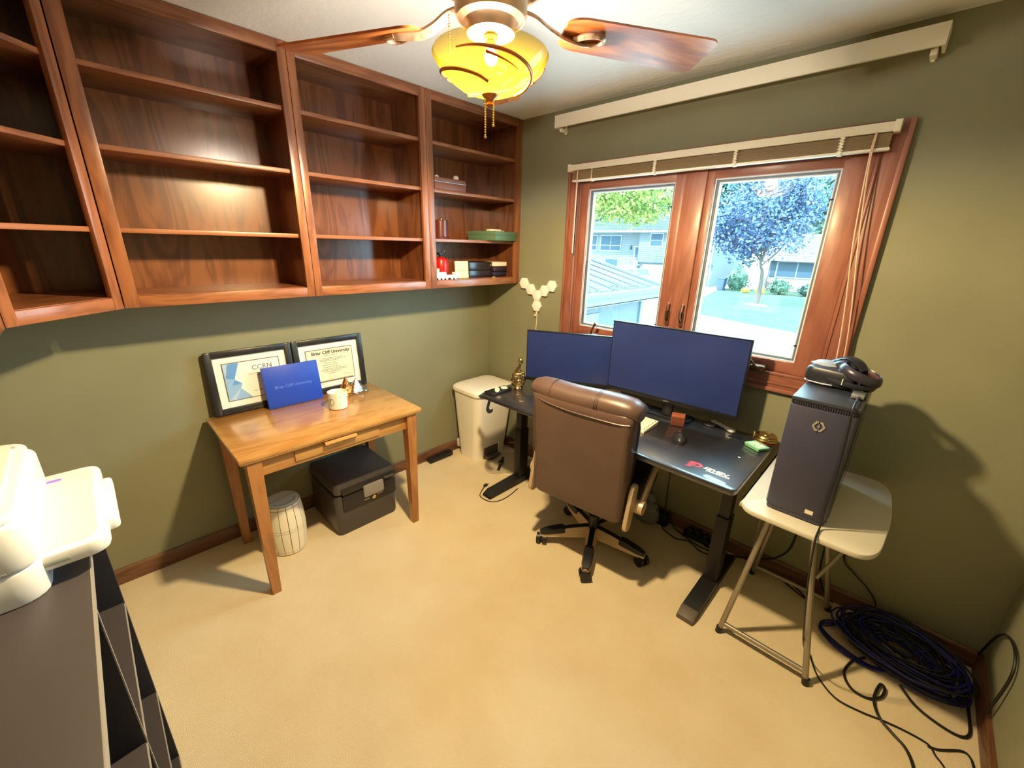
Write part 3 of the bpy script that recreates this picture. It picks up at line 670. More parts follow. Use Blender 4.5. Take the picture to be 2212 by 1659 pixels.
wb_ = mat('black_rubber', srgb(30, 26, 24), .6)
obj('strap', B().box((.026, -.011, 0), (.128, .011, .004), .0018), wb_, wt); obj('strap', B().box((-.085, -.011, 0), (-.026, .011, .004), .0018), wb_, wt)
cs_ = obj('watch_case', B().prism(rrect(-.023, -.021, .023, .021, .008), 0, .010, 'z', .003), mat('dark_steel', srgb(60, 56, 56), .3, .8), wt)
obj('watch_face', B().prism(rrect(-.018, -.016, .018, .016, .006), .0095, .0106), mat('black_glass', srgb(10, 10, 12), .1), cs_); obj('buckle', B().box((.022, -.014, .001), (.029, .014, .006), .001), steel_m, wt)
pc_ = thing('plug_lead', 'thin black lead with a plug looping round the left desk foot', 'cable', (.66, -.62, 0))
def o_(l, c): return [(p[0] - c[0], p[1] - c[1], p[2]) for p in l]
obj('lead', B().tube(o_([(.604, -.585, .012), (.625, -.625, .005), (.648, -.665, .004), (.675, -.688, .004), (.735, -.690, .004), (.785, -.662, .004), (.806, -.60, .004), (.802, -.52, .004), (.785, -.43, .004)], (.66, -.62)), .003, 6), black_m, pc_)
obj('plug', B().box((-.066, .030, .002), (-.048, .060, .018), .004).cyl((-.058, .062, .010), (-.058, .076, .010), .002, n=8), black_m, pc_)

# ================================================================= cube shelf and printer at the near left
cu_m = mat('dark_cube_shelf_laminate', srgb(66, 60, 62), .45, bump=.15, bscale=500, bdist=.0004); edge_m = mat('grey_edge_band', srgb(150, 144, 138), .5); cu_d = mat('navy_black_laminate', srgb(34, 36, 50), .5)
cb = thing('cube_shelf', 'dark open cube shelf with grey front edges under the printer', 'shelf', (1.59, -2.607, 0))
hx0, hx1, yb_, yf = -.49, .49, -.20, .202
obj('top_board', B().box((hx0, yb_, 1.012), (hx1, yf, 1.035), .001), cu_m, cb); obj('top_edge', B().box((hx0, yf - .001, 1.012), (hx1, yf + .0015, 1.0345)), edge_m, cb)
for i, x in enumerate((hx0, -.009, hx1 - .018)):
    u = obj('upright', B().box((x, yb_, 0), (x + .018, yf, 1.012)), cu_d, cb)
    if i: obj('edge_band', B().box((x + .005, yf - .001, .0), (x + .0125, yf + .0012, 1.012)), edge_m, u)
for z in (.02, .318, .672):
    for x0, x1 in ((hx0 + .018, -.009), (.009, hx1 - .018)):
        u = obj('shelf_board', B().box((x0, yb_, z - .016), (x1, yf - .001, z)), cu_m, cb)
        obj('edge_band', B().box((x0, yf - .002, z - .011), (x1, yf + .001, z - .004)), edge_m, u)
obj('back_board', B().box((hx0, yb_, 0), (hx1, yb_ + .004, 1.012)), cu_d, cb)

pr_m = mat('white_printer_plastic', srgb(236, 236, 238), .32); pr_g = mat('cream_printer_lid', srgb(240, 226, 208), .4)
prn = thing('printer', 'white all-in-one printer with its paper tray pulled out', 'printer', (1.33, -2.62, 1.035))
obj('lower_body', B().prism(rrect(-.198, -.168, .200, .167, .04), 0, .0635, 'z', .004), pr_m, prn)
obj('upper_body', B().prism(rrect(-.200, -.170, .202, .168, .04), .064, .150, 'z', .010), pr_m, prn)
lidp = obj('scanner_lid', B().prism(rrect(-.196, -.166, .198, .160, .045), .151, .166, 'z', .006), pr_m, prn)
obj('lid_panel', B().prism(rrect(-.180, -.150, .165, .140, .04), .1655, .1715, 'z', .003), pr_g, lidp)
ty = obj('paper_tray', B().prism(rrect(-.215, .06, .170, .255, .03), .030, .062, 'z', .008), pr_m, prn)
obj('tray_floor', B().prism(rrect(-.190, .07, .150, .240, .02), .0605, .0628), mat('tray_cream', srgb(238, 226, 216), .4), ty)
obj('tray_front_lip', B().prism(rrect(-.12, .235, .10, .272, .012), .034, .058, 'z', .004), pr_m, ty)
obj('tray_slot', B().box((.150, .10, .040), (.1712, .20, .052), .003), mat('tray_grey', srgb(176, 182, 178), .5), ty)
obj('panel_seam', B().box((.196, -.13, .071), (.2028, .13, .0725)), mat('seam_grey', srgb(170, 176, 190), .5), prn)
obj('status_button', B().cyl((-.150, .135, .1655), (-.150, .135, .169), .010, n=16), mat('button_grey', srgb(180, 178, 180), .4), prn)
obj('tray_mark', B().prism(rrect(-.172, .165, -.158, .19, .005), .0625, .0632), mat('violet_led', srgb(150, 120, 230), .4), ty)
# ================================================================= desk
dk_m = mat('black_desk_laminate', srgb(36, 36, 44), .36, spec=1.0, coat=.8, col2=srgb(44, 42, 50), scale=20, bump=.12, bscale=700, bdist=.0003)
ds = thing('standing_desk', 'black height-adjustable desk with two column legs below the window', 'desk', (1.414, -.354, 0))
def q_(p, c=(1.414, -.354, 0)): return (p[0] - c[0], p[1] - c[1], p[2] - c[2])
top = obj('desktop', B().prism([(p[0] - 1.414, p[1] + .354) for p in rrect(.655, -.678, 2.172, -.034, .03, 5)], .722, .75, 'z', .006), dk_m, ds)
for x in (.71, 2.08):
    cl = obj('leg_column', B().box(q_((x - .03, -.37, .03)), q_((x + .03, -.285, .42)), .004).box(q_((x - .024, -.362, .40)), q_((x + .024, -.293, .70)), .004), blackmetal, ds)
    obj('foot', B().prism([(q_((0, y, 0))[1], z) for y, z in ((-.662, .002), (-.655, .016), (-.62, .036), (-.37, .046), (-.285, .046), (-.09, .036), (-.06, .016), (-.056, .002))], x - 1.414 - .038, x - 1.414 + .038, 'x'), blackmetal, cl)
    obj('foot_tip', B().prism([(q_((0, y, 0))[1], z) for y, z in ((-.666, .003), (-.659, .018), (-.621, .038), (-.606, .040), (-.606, .003))], x - 1.414 - .0385, x - 1.414 + .0385, 'x', .002), mat('foot_reflection_grey', srgb(88, 78, 70) if x > 1 else srgb(34, 32, 34), .5) if x > 1 else blackmetal, cl)  # right foot tip: a reflection put into its taupe grey
    obj('top_bracket', B().box(q_((x - .035, -.62, .69)), q_((x + .035, -.08, .7215)), .003), blackmetal, ds)
obj('cross_rail', B().box(q_((.74, -.36, .672)), q_((2.05, -.30, .715)), .004), blackmetal, ds)
obj('cable_grommet', B().prism([(p[0], p[1]) for p in rrect(1.975 - 1.414, -.158 + .354, 2.04 - 1.414, -.128 + .354, .012)], .7492, .7512), mat('grommet_black', srgb(8, 8, 12), .5), top)
# printed logo on the desktop
pk = mat('pink_logo_print', srgb(240, 96, 128), .5); wp = mat('white_logo_print', srgb(226, 236, 244), .5)
lg = B()
for k, (x0, x1, y0) in enumerate(((1.952, 1.985, -.560), (1.946, 1.975, -.572), (1.950, 1.972, -.585), (1.952, 1.968, -.598), (1.948, 1.962, -.610))):
    lg.prism([(q_((x0 - .006, 0, 0))[0], y0 + .354 - .006), (q_((x1 + .008, 0, 0))[0], y0 + .354 + .002), (q_((x1 + .004, 0, 0))[0], y0 + .354 + .008), (q_((x0 + .006, 0, 0))[0], y0 + .354 + .004)], .7503, .7509)
lg.prism([(x - 1.414, y + .354) for x, y in ((1.975, -.556), (1.995, -.558), (2.005, -.567), (2.004, -.580), (1.994, -.592), (1.978, -.598), (1.984, -.588), (1.992, -.580), (1.993, -.571), (1.986, -.566), (1.968, -.566))], .7503, .7509)
obj('logo', lg, pk, top, smooth=False)
text('lettering', 'SEVEN', .030, wp, top, (2.058 - 1.414, -.574 + .354, .7506), (0, 0, 0), .35, offset=.0012, depth=.0003, sx=1.15)
text('lettering', 'WARRIOR', .019, wp, top, (2.072 - 1.414, -.594 + .354, .7506), (0, 0, 0), .35, offset=.0008, depth=.0003, sx=1.1)
hk = mat('glossy_black_hook', srgb(30, 34, 48), .25)
obj('cup_hook', B().tube([q_(p) for p in ((.662, -.60, .718), (.662, -.60, .70), (.640, -.605, .694), (.60, -.612, .690), (.585, -.615, .704))], lambda t: (.004, .016), 8, 4, flat=(0, 0, 1)), hk, ds)
obj('headphone_hook', B().tube([q_(p) for p in ((.735, -.665, .72), (.735, -.675, .69), (.745, -.690, .672), (.775, -.70, .668), (.80, -.70, .684))], lambda t: (.004, .013), 8, 4, flat=(0, 0, 1)), hk, ds)
obj('control_box', B().box(q_((1.66, -.46, .66)), q_((1.80, -.38, .7215)), .006), black_m, ds)

# ================================================================= monitors
scr_m = mat('dark_blue_screen', srgb(36, 50, 108), .30, spec=.55, col2=srgb(42, 58, 120), scale=3); hou = mat('black_monitor_housing', srgb(22, 23, 28), .4)
def monitor(label, loc, rz, w_, z0, z1, y_base):
    t = thing('monitor', label, 'monitor', (loc[0], loc[1], .75), rz, 'monitors on the desk')
    a, b_ = z0 - .75, z1 - .75
    obj('housing', B().box((-w_ / 2, -.010, a), (w_ / 2, .012, b_), .004).prism(rrect(-w_ * .33, a + .05, w_ * .33, b_ - .06, .02), .010, .038, 'y', .01), hou, t)
    obj('screen', B().box((-w_ / 2 + .007, -.0125, a + .022), (w_ / 2 - .007, -.009, b_ - .007)), scr_m, t)
    bz = obj('bezel', B().box((-w_ / 2, -.0135, a), (w_ / 2, -.009, a + .020), .001), hou, t); obj('bezel', B().box((-w_ / 2, -.013, b_ - .006), (w_ / 2, -.009, b_), .0005), hou, t)
    obj('badge', B().box((-.014, -.0142, a + .007), (.014, -.0134, a + .013)), mat('grey_badge', srgb(110, 112, 120), .4), bz)
    obj('stand_neck', B().box((-.03, .030, .01), (.03, .05, a + .16), .006), hou, t)
    obj('stand_base', B().prism(rrect(-.13, .02, .13, .13, .03), .0005, .010, 'z', .003), hou, t)
    return t
monitor('larger black monitor standing square to the window in front of the right pane', (1.648, -.190), 3.7, .714, .850, 1.256, 0)
monitor('smaller black monitor turned inwards, partly behind the larger one', (1.027, -.222), 27.5, .60, .805, 1.137, 0)

# ================================================================= desk clutter
kb = thing('keyboard', 'cream mechanical keyboard with raised white keys on the desk', 'keyboard', (1.452, -.372, .7505), -1.5)
kbm = mat('cream_keyboard_case', srgb(238, 228, 206), .45); keym = mat('white_keycap', srgb(246, 240, 226), .4); keyg = mat('grey_keycap', srgb(206, 200, 188), .4)
obj('case', B().prism([(-.076, 0), (.076, 0), (.076, .026), (-.072, .014), (-.076, .010)], -.216, .216, 'x', .003), kbm, kb)
km = B().rings([[(p[0], p[1], z) for p in rrect(-s_, -s_, s_, s_, .002, 2)] for z, s_ in ((0, .0085), (.008, .0068), (.0092, .006))]).mesh('key')
for r in range(6):
    for c in range(21):
        if c in (15, ) and r in (2, 5): continue
        if r == 0 and c in (1, 6, 11): continue
        x = -.200 + c * .020; y = -.060 + (5 - r) * .0215
        if 4 <= c <= 9 and r == 5: continue
        link('key', km, keyg if (c in (0, 14, 15) or r == 0) else keym, kb, (x, y, .014 + (y + .076) * .08))
obj('space_bar', B().box((-.122, -.068, .014), (-.018, -.052, .0235), .003), keym, kb)
ms = thing('mouse', 'black computer mouse on the open middle of the desk', 'mouse', (1.824, -.392, .7505), 28)
obj('mouse_shell', B().rings([[(.033 * math.sin(ph) * math.cos(R(a_)), .004 - .058 * math.cos(ph), max(0., .038 * math.sin(ph) ** .8 * math.sin(R(a_)))) for a_ in range(0, 360, 20)] for ph in [.12 + .29 * k for k in range(11)]]), mat('matte_black_mouse', srgb(40, 41, 46), .38), ms, ang=1.2); obj('scroll_wheel', B().cyl((-.003, .034, .026), (.003, .034, .026), .010, n=16), mat('wheel_grey', srgb(80, 82, 88), .4), ms)
ck = thing('wooden_cube', 'small reddish-brown wooden cube on the desk below the large monitor', 'cube', (1.732, -.206, .7505), 20)
obj('cube_body', B().box((-.034, -.030, 0), (.034, .030, .056), .003), wood('cube_wood', srgb(170, 96, 66), srgb(136, 70, 46), 'x', .5, .1), ck)
obj('cube_face', B().box((-.031, -.0308, .003), (.031, -.030, .052)), wood('cube_wood_face', srgb(128, 72, 54), srgb(106, 56, 42), 'x', .5, .1), ck)
fb = thing('foam_box', 'pale pink open carton on the desk beyond the chair back', 'carton', (1.262, -.108, .7505), 14)
fbm = mat('pale_pink_card', srgb(238, 214, 200), .7)
obj('carton_base', B().box((-.05, -.028, 0), (.05, .028, .003)), fbm, fb)
for lo, hi in (((-.05, -.028, 0), (.05, -.024, .034)), ((-.05, .024, 0), (.05, .028, .046)), ((-.05, -.028, 0), (-.046, .028, .034)), ((.046, -.028, 0), (.05, .028, .034))): obj('carton_wall', B().box(lo, hi, .0008), fbm, fb)
obj('carton_flap', B().box((-.05, 0, -.001), (.05, .03, .001), M=Matrix.Translation((0, .028, .046)) @ Matrix.Rotation(R(40), 4, 'X')), fbm, fb)
def blob(b, c, s_, seed, n=14, lv=8):
    rnd = random.Random(seed); rs = []
    for l in range(lv + 1):
        ph = math.pi * l / lv; rs.append([(c[0] + s_[0] * max(.02, math.sin(ph)) * math.cos(2 * math.pi * k / n) * rnd.uniform(.8, 1.15), c[1] + s_[1] * max(.02, math.sin(ph)) * math.sin(2 * math.pi * k / n) * rnd.uniform(.8, 1.15), c[2] - s_[2] * math.cos(ph)) for k in range(n)])
    return b.rings(rs)
pg = thing('plastic_bag', 'small clear plastic bag lying next to the pink carton on the desk', 'plastic bag', (1.352, -.09, .7505), 10)
obj('bag_film', blob(B(), (0, 0, .017), (.055, .034, .016), 5), mat('milky_bag_film', srgb(214, 216, 226), .25, spec=.7, bump=.5, bscale=60, bdist=.004), pg)
obj('bag_tail', B().rings([[(.045, -.012, .012), (.045, .012, .012), (.045, .012, .022), (.045, -.012, .022)], [(.085, -.004, .002), (.085, .006, .002), (.085, .006, .006), (.085, -.004, .006)]]), MATS['milky_bag_film'], pg)
wk = thing('cork_ball', 'light brown woven lump on the desk beyond the chair back', 'ornament', (1.186, -.142, .7505))
obj('woven_lump', blob(B(), (0, 0, .022), (.034, .026, .022), 8), mat('tan_weave', srgb(206, 146, 104), .6, col2=srgb(150, 84, 54), scale=70, ramp=(.45, .55)), wk)
gl_ = thing('glove_controller', 'small dark gadget with an orange and cream tip behind the keyboard', 'gadget', (1.475, -.262, .7505), 25)
obj('gadget_body', blob(B(), (.02, .01, .018), (.040, .026, .018), 12), mat('dark_gadget', srgb(40, 32, 34), .4), gl_)
obj('gadget_tip', blob(B(), (-.030, -.006, .014), (.020, .018, .014), 15), mat('orange_tip', srgb(188, 74, 40), .4), gl_)
for k in (0, 1): obj('gadget_strap', B().tube([(-.034, -.004 + .016 * k, .018), (-.010, .012 + .016 * k, .037), (.02, .02 + .014 * k, .036)], .004, 8), mat('cream_strap', srgb(206, 170, 130), .5), gl_)
obj('gadget_pin', B().tube([(.045, .012, .016), (.085, .02, .03), (.10, .022, .034)], .0022, 6), mat('pale_pin', srgb(170, 176, 190), .4), gl_)
pn = tag(obj('pen', B().cyl((0, 0, 0), (.125, .012, 0), .0042, n=10).cyl((.125, .012, 0), (.137, .0132, 0), .0042, .001, n=10), mat('dark_pen', srgb(62, 66, 78), .3), loc=(1.535, -.155, .7548)), 'slim dark pen lying on the desk under the large monitor', 'pen')
cst = tag(obj('coaster', B().lathe([(0, 0), (.034, 0), (.036, .002), (.034, .005), (0, .005)], 32), mat('grey_felt_coaster', srgb(96, 94, 92), .8), loc=(1.858, -.070, .7505)), 'round grey coaster lying beside the white remote on the desk', 'coaster')
rm = thing('remote_control', 'slim white curved remote lying by the right end of the large monitor', 'remote', (1.918, -.062, .7505), -27)
rp_ = [(-.075, -.010), (-.068, -.016), (-.02, -.010), (.02, -.013), (.062, -.017), (.074, -.012), (.077, 0), (.074, .012), (.062, .017), (.02, .012), (-.02, .010), (-.068, .014), (-.075, .008)]
obj('remote_shell', B().prism(rp_, 0, .013, 'z', .004), white_pl, rm); obj('remote_button', B().cyl((-.045, 0, .0125), (-.045, 0, .0142), .005, n=12), mat('remote_grey', srgb(160, 164, 176), .4), rm)
gt = thing('green_tin', 'flat pale green hinged tin lying on the desk corner by the tower', 'tin', (2.116, -.190, .7505), -30)
gtm = mat('mint_green_tin', srgb(140, 206, 160), .35)
obj('tin_base', B().prism(rrect(-.042, -.034, .042, .034, .006), 0, .008, 'z', .002), gtm, gt); obj('tin_lid', B().prism(rrect(-.043, -.035, .043, .035, .006), .009, .015, 'z', .002), gtm, gt)
obj('tin_label', B().prism(rrect(-.034, -.024, .034, .024, .003), .0148, .0154), mat('cream_tin_label', srgb(216, 236, 204), .5, col2=srgb(140, 186, 150), scale=110, ramp=(.5, .58)), gt)
tt = thing('brass_case', 'round brass lidded case with a hinge pin resting on a red base by the tower', 'case', (2.128, -.098, .7505))
obj('red_base', B().lathe([(0, 0), (.046, 0), (.048, .006), (.044, .012), (0, .012)], 32), mat('dark_red_base', srgb(136, 48, 30), .4), tt)
obj('case_body', B().lathe([(0, .012), (.044, .012), (.051, .018), (.052, .024), (.048, .028), (0, .028)], 40), brass_m, tt)
ld = obj('case_lid', B().lathe([(0, .0285), (.047, .0285), (.048, .036), (.044, .042), (.03, .044), (.028, .042), (.018, .042), (.016, .045), (0, .0455)], 40), brass_m, tt)
obj('hinge_pin', B().cyl((-.050, -.012, .012), (-.050, -.012, .040), .0035, n=10).ball((-.050, -.012, .042), .005), mat('pale_brass', srgb(236, 220, 170), .3, 1.), tt)
ht = tag(obj('heart_sticker', B().prism([(0, -.006), (.006, .001), (.005, .005), (.002, .0055), (0, .003), (-.002, .0055), (-.005, .005), (-.006, .001)], 0, .0006), mat('pale_sticker', srgb(196, 232, 244), .5), loc=(2.089, -.361, .7503)), 'tiny pale heart-shaped sticker stuck on the desktop', 'sticker')
ry = thing('valet_tray', 'flat black charging tray at the left end of the desk', 'tray', (.708, -.566, .7505), 0)
obj('tray_plate', B().prism(rrect(-.040, -.090, .040, .095, .012), 0, .006, 'z', .002), black_m, ry)
obj('tray_rim', B().tube([(x, y, .008) for x, y in rrect(-.038, -.088, .038, .093, .012, 3)], .003, 6, 1, True, False), black_m, ry)
pkm = mat('white_charging_puck', srgb(244, 242, 236), .3)
tag(obj('charging_puck', B().lathe([(0, 0), (.022, 0), (.024, .003), (.022, .007), (0, .007)], 28), pkm, loc=(.704, -.506, .7572)), 'flat white charging puck lying flat on the black tray', 'charger', 'white charging pucks')
o = tag(obj('charging_puck', B().lathe([(0, 0), (.015, 0), (.0165, .003), (.015, .007), (0, .007)], 28), pkm, loc=(.728, -.592, .774)), 'smaller white charging puck standing on its edge on the black tray', 'charger', 'white charging pucks')
o.rotation_euler = (R(80), 0, R(40))
so = thing('statuette', 'polished gold abstract figure statuette at the left end of the desk', 'statuette', (.752, -.428, .7505), 42)
gold = mat('polished_champagne_gold', srgb(206, 178, 128), .16, 1.)
obj('plinth', B().lathe([(0, 0), (.030, 0), (.033, .008), (.028, .018), (.018, .024), (0, .026)], 28), gold, so)
obj('body_loop', B().tube([(0, 0, .024), (.026, 0, .034), (.034, 0, .062), (.026, 0, .088), (0, 0, .098), (-.028, 0, .088), (-.036, 0, .062), (-.024, 0, .034)], lambda t: (.014, .018), 12, 4, True), gold, so)
obj('lap', B().ball((.004, 0, .052), .024, (1.1, .9, .8)), gold, so)
obj('upper_body', B().tube([(-.024, 0, .088), (-.020, 0, .112), (-.004, 0, .134), (.008, 0, .152), (.006, 0, .166)], lambda t: .012 - .004 * t, 10, 4), gold, so)
obj('arm', B().tube([(.002, 0, .138), (.018, 0, .120), (.024, 0, .102), (.004, 0, .096), (-.016, 0, .098)], .007, 10, 4), gold, so)
obj('head', B().ball((.012, 0, .186), .018, (.95, .9, 1.25)), gold, so); obj('child_head', B().ball((.032, 0, .108), .013), gold, so)

# ================================================================= office chair
lea = mat('brown_black_leather', srgb(96, 74, 66), .36, spec=.55, bump=.3, bscale=260, bdist=.0010, col2=srgb(88, 66, 60), scale=5); lea2 = mat('black_leather_seat', srgb(40, 36, 38), .4, bump=.3, bscale=260, bdist=.001)
arm_m = mat('champagne_painted_metal', srgb(204, 178, 148), .38, .35); pad = mat('black_arm_pad', srgb(28, 27, 30), .5)
CZ = 6.0
chr_ = thing('office_chair', 'brown leather office chair with its back to the room, pushed up to the desk', 'chair', (1.472, -.522, 0), CZ)
def bsec(z, hw, yr, yf, r):   # rounded section, rear at yr
    return [(p[0], p[1], z) for p in rrect(-hw, yr, hw, yf, r, 5)]
secs = [(.398, .222, -.266, -.20, .02), (.408, .243, -.272, -.19, .03), (.44, .252, -.278, -.18, .035), (.56, .252, -.284, -.178, .035), (.70, .256, -.292, -.186, .035), (.84, .262, -.300, -.196, .035), (.92, .264, -.303, -.20, .035), (.955, .262, -.303, -.202, .035), (.965, .25, -.296, -.21, .03)]
bk = obj('backrest', B().rings([bsec(*s_) for s_ in secs]), lea, chr_, ang=1.0)
pil = []
for k in range(15):
    t = k / 14; x = -.278 + .556 * t; e = math.sqrt(max(.0, 1 - abs(2 * t - 1) ** 6)) if 0 < t < 1 else .0
    ry_ = .070 * (.72 + .28 * e); rz_ = .056 * (.66 + .34 * e)
    pil.append([(x, -.235 + ry_ * math.cos(R(a_)) * (1. if math.cos(R(a_)) < 0 else 1.15), .972 + rz_ * math.sin(R(a_)) + (.004 * math.cos(8 * t))) for a_ in range(0, 360, 20)])
hp = obj('head_roll', B().rings(pil), lea, chr_, ang=1.2)
obj('piping', B().tube([(-.262, -.288, .955), (-.2, -.304, .934), (-.1, -.307, .922), (0, -.308, .918), (.1, -.307, .918), (.2, -.305, .920), (.252, -.298, .926)], .0035, 6), lea, chr_)
for k in (-1, 0, 1): obj('seam', B().tube([(.085 + .008 * k, -.235 - .0705 * math.cos(R(a_)), .972 + .0572 * math.sin(R(a_))) for a_ in range(-15, 110, 15)], .0012, 5), mat('dark_stitch', srgb(52, 38, 34), .6), hp)
obj('seam', B().tube([(-.16, -.235 - .0705 * math.cos(R(a_)), .972 + .0572 * math.sin(R(a_))) for a_ in range(0, 120, 15)], .0016, 5), MATS['dark_stitch'], hp)
for s_ in (-1, 1): obj('side_seam', B().tube([(s_ * .236, -.276, .47), (s_ * .240, -.286, .58), (s_ * .244, -.294, .72), (s_ * .248, -.302, .90)], .0022, 6), lea, bk)
fc = []
for z, hw, y0, y1 in ((.50, .20, -.20, -.15), (.53, .232, -.20, -.125), (.62, .24, -.20, -.118), (.74, .245, -.21, -.13), (.86, .25, -.215, -.135), (.93, .245, -.215, -.15), (.96, .22, -.215, -.17)): fc.append([(p[0], p[1], z) for p in rrect(-hw, y0, hw, y1, .02, 4)])
obj('back_cushion', B().rings(fc), lea2, chr_, ang=1.0)
sc_ = []
for z, d in ((.405, -.02), (.415, 0), (.46, .005), (.495, -.005), (.51, -.04)): sc_.append([(p[0], p[1], z) for p in rrect(-.25 - d, -.19 - d, .25 + d, .27 + d, .07, 5)])
obj('seat', B().rings(sc_), lea2, chr_, ang=1.0)
obj('back_bracket', B().box((-.05, -.25, .385), (.05, .05, .405), .004), black_m, chr_)
obj('tilt_lever', B().tube([(-.06, -.05, .375), (-.20, -.08, .372), (-.25, -.09, .37)], .006, 8), black_m, chr_)
obj('mechanism', B().box((-.075, -.11, .34), (.075, .10, .392), .008), black_m, chr_)
obj('gas_lift', B().cyl((0, 0, .10), (0, 0, .20), .03).cyl((0, 0, .20), (0, 0, .35), .022), black_m, chr_)
for s_ in (-1, 1):
    br_ = obj('arm_bracket', B().prism([(y, z) for y, z in rrect(-.255, .365, -.185, .605, .034, 6)], s_ * .262, s_ * .284, 'x', .006, M=Matrix.Translation((0, -.22, .48)) @ Matrix.Rotation(R(-12), 4, 'X') @ Matrix.Translation((0, .22, -.48))), arm_m, chr_)
    obj('arm_pivot', B().cyl((s_ * .278, -.17, .475), (s_ * .322, -.17, .475), .034, n=24), arm_m, br_)
    ar = obj('armrest', B().tube([(s_ * .304, -.17, .475), (s_ * .304, -.10, .552), (s_ * .306, -.03, .622), (s_ * .308, .02, .655)], lambda t: (.026 - .008 * math.sin(t * 2.6), .014), 10, 4, flat=(0, -.7, .7)), arm_m, chr_)
    obj('arm_pad', B().box((s_ * .308 - .03, -.045, .652), (s_ * .308 + .03, .20, .678), .012, 3), pad, ar)
base_c = obj('base_hub', B().lathe([(0, .058), (.045, .058), (.05, .07), (.045, .105), (.034, .115), (0, .116)], 24), arm_m, chr_)
sp_m = B().rings([[(x, -w_, z0), (x, w_, z0), (x, w_ * .5, z1), (x, -w_ * .5, z1)] for x, w_, z0, z1 in ((.03, .034, .062, .124), (.12, .031, .060, .114), (.22, .027, .058, .096), (.285, .024, .056, .080), (.308, .016, .057, .074))]).mesh('spoke')
pd_m = B().rings([[(x, -w_, z0), (x, w_, z0), (x, w_ * .75, z1), (x, -w_ * .75, z1)] for x, w_, z0, z1 in ((.165, .027, .088, .110), (.185, .0285, .084, .114), (.27, .026, .074, .096), (.306, .017, .069, .084))]).mesh('spoke_cover')
cm = B().cyl((-.029, 0, .030), (-.006, 0, .030), .030, n=20).cyl((.006, 0, .030), (.029, 0, .030), .030, n=20).box((-.012, -.016, .026), (.012, .020, .052), .005).cyl((0, .014, .04), (0, .014, .066), .006, n=10).mesh('caster')
tn = B().rings([[(x, -w_ * .50, z1 - .001), (x, w_ * .50, z1 - .001), (x, w_ * .4, z1 + .003), (x, -w_ * .4, z1 + .003)] for x, w_, z1 in ((.03, .034, .124), (.12, .031, .114), (.18, .0285, .104))]).mesh('spoke_strip')
for k in range(5):
    a_ = R(9 + 72 * k - CZ)
    link('spoke', sp_m, arm_m, chr_, rot=(0, 0, a_)); link('spoke_cover', pd_m, black_m, chr_, rot=(0, 0, a_)); link('spoke_strip', tn, black_m, chr_, rot=(0, 0, a_))
    link('caster', cm, black_m, chr_, (.295 * math.cos(a_), .295 * math.sin(a_), 0), (0, 0, a_ + R(60 + 35 * k)))

# ================================================================= folding table with the tower and headset
ftm = mat('speckled_grey_plastic', srgb(206, 200, 186), .5, bump=.2, bscale=500, bdist=.0006); tube_m = mat('grey_tube_steel', srgb(164, 156, 142), .4, .7)
ft = thing('folding_table', 'small pale grey folding table with tubular legs beside the desk', 'table', (2.40, -.35, 0))
def f_(p): return (p[0] - 2.40, p[1] + .35, p[2])
pl_ = [f_((x, y, 0))[:2] for x, y in [(2.186, -.60), (2.196, -.645), (2.23, -.678), (2.30, -.684), (2.50, -.684), (2.575, -.676), (2.612, -.62), (2.624, -.50), (2.630, -.35), (2.624, -.20), (2.612, -.09), (2.575, -.03), (2.50, -.018), (2.30, -.018), (2.23, -.025), (2.196, -.06), (2.186, -.10)]]
obj('tabletop', B().prism([(v.x, v.y) for v in spline([(x, y, 0) for x, y in pl_], 3, True)], .678, .70, 'z', .006), ftm, ft)
for yt, yb2 in ((-.52, -.60), (-.20, -.10)):
    for xt, xb in ((2.283, 2.215), (2.432, 2.545)):
        lgo = obj('leg', B().tube([f_((xt, yt, .678)), f_((xt, yt, .62)), f_((xb, yb2, .012))], .0115, 10, 5), tube_m, ft)
        obj('foot_cap', B().cyl(f_((xb + (xb - xt) * .03, yb2 + (yb2 - yt) * .03, 0)), f_((xb, yb2, .028)), .014, n=12), black_m, lgo)
    obj('cross_bar', B().cyl(f_((2.225, yb2 + .006, .05)), f_((2.537, yb2 + .006, .05)), .0105, n=12), tube_m, ft)
obj('brace', B().tube([f_((2.478, -.545, .45)), f_((2.52, -.46, .53)), f_((2.575, -.34, .672))], .008, 8), tube_m, ft)
obj('brace', B().tube([f_((2.262, -.545, .45)), f_((2.24, -.46, .53)), f_((2.225, -.34, .672))], .008, 8), tube_m, ft)
tw_m = mat('navy_black_tower_panel', srgb(58, 58, 80), .42); tw_d = mat('gloss_black_glass_side', srgb(24, 26, 44), .12); tw_t = mat('grey_black_top', srgb(50, 54, 66), .34)  # top panel in a greyer black than the chassis
tw = thing('pc_tower', 'black gaming computer tower with a hexagon emblem on the folding table', 'computer tower', (2.36, -.60, .70))
obj('chassis', B().box((-.098, .012, .012), (.098, .43, .455), .004), tw_d, tw)
obj('front_panel', B().prism([(-.098, .012), (-.092, -.006), (-.070, -.012), (.070, -.012), (.092, -.002), (.098, .012)], .02, .432, 'z', .003), tw_m, tw)
obj('front_chin', B().prism([(-.094, .012), (-.088, -.004), (-.066, -.009), (.066, -.009), (.088, -.002), (.094, .012)], .004, .0195), tw_m, tw)
vg = obj('vent_strip', B().prism([(-.098, .012), (-.092, -.002), (.092, -.002), (.098, .012)], .433, .446), mat('vent_black', srgb(10, 10, 14), .6), tw)
vb = B()
for k in range(24): vb.box((-.083 + k * .0071, -.004, .4335), (-.0805 + k * .0071, .004, .4455))
obj('vent_bars', vb, tw_m, vg); obj('top_panel', B().box((-.097, -.001, .4465), (.097, .432, .460), .003), tw_t, tw)
obj('side_glass', B().box((.0975, .03, .03), (.100, .41, .44)), tw_d, tw)
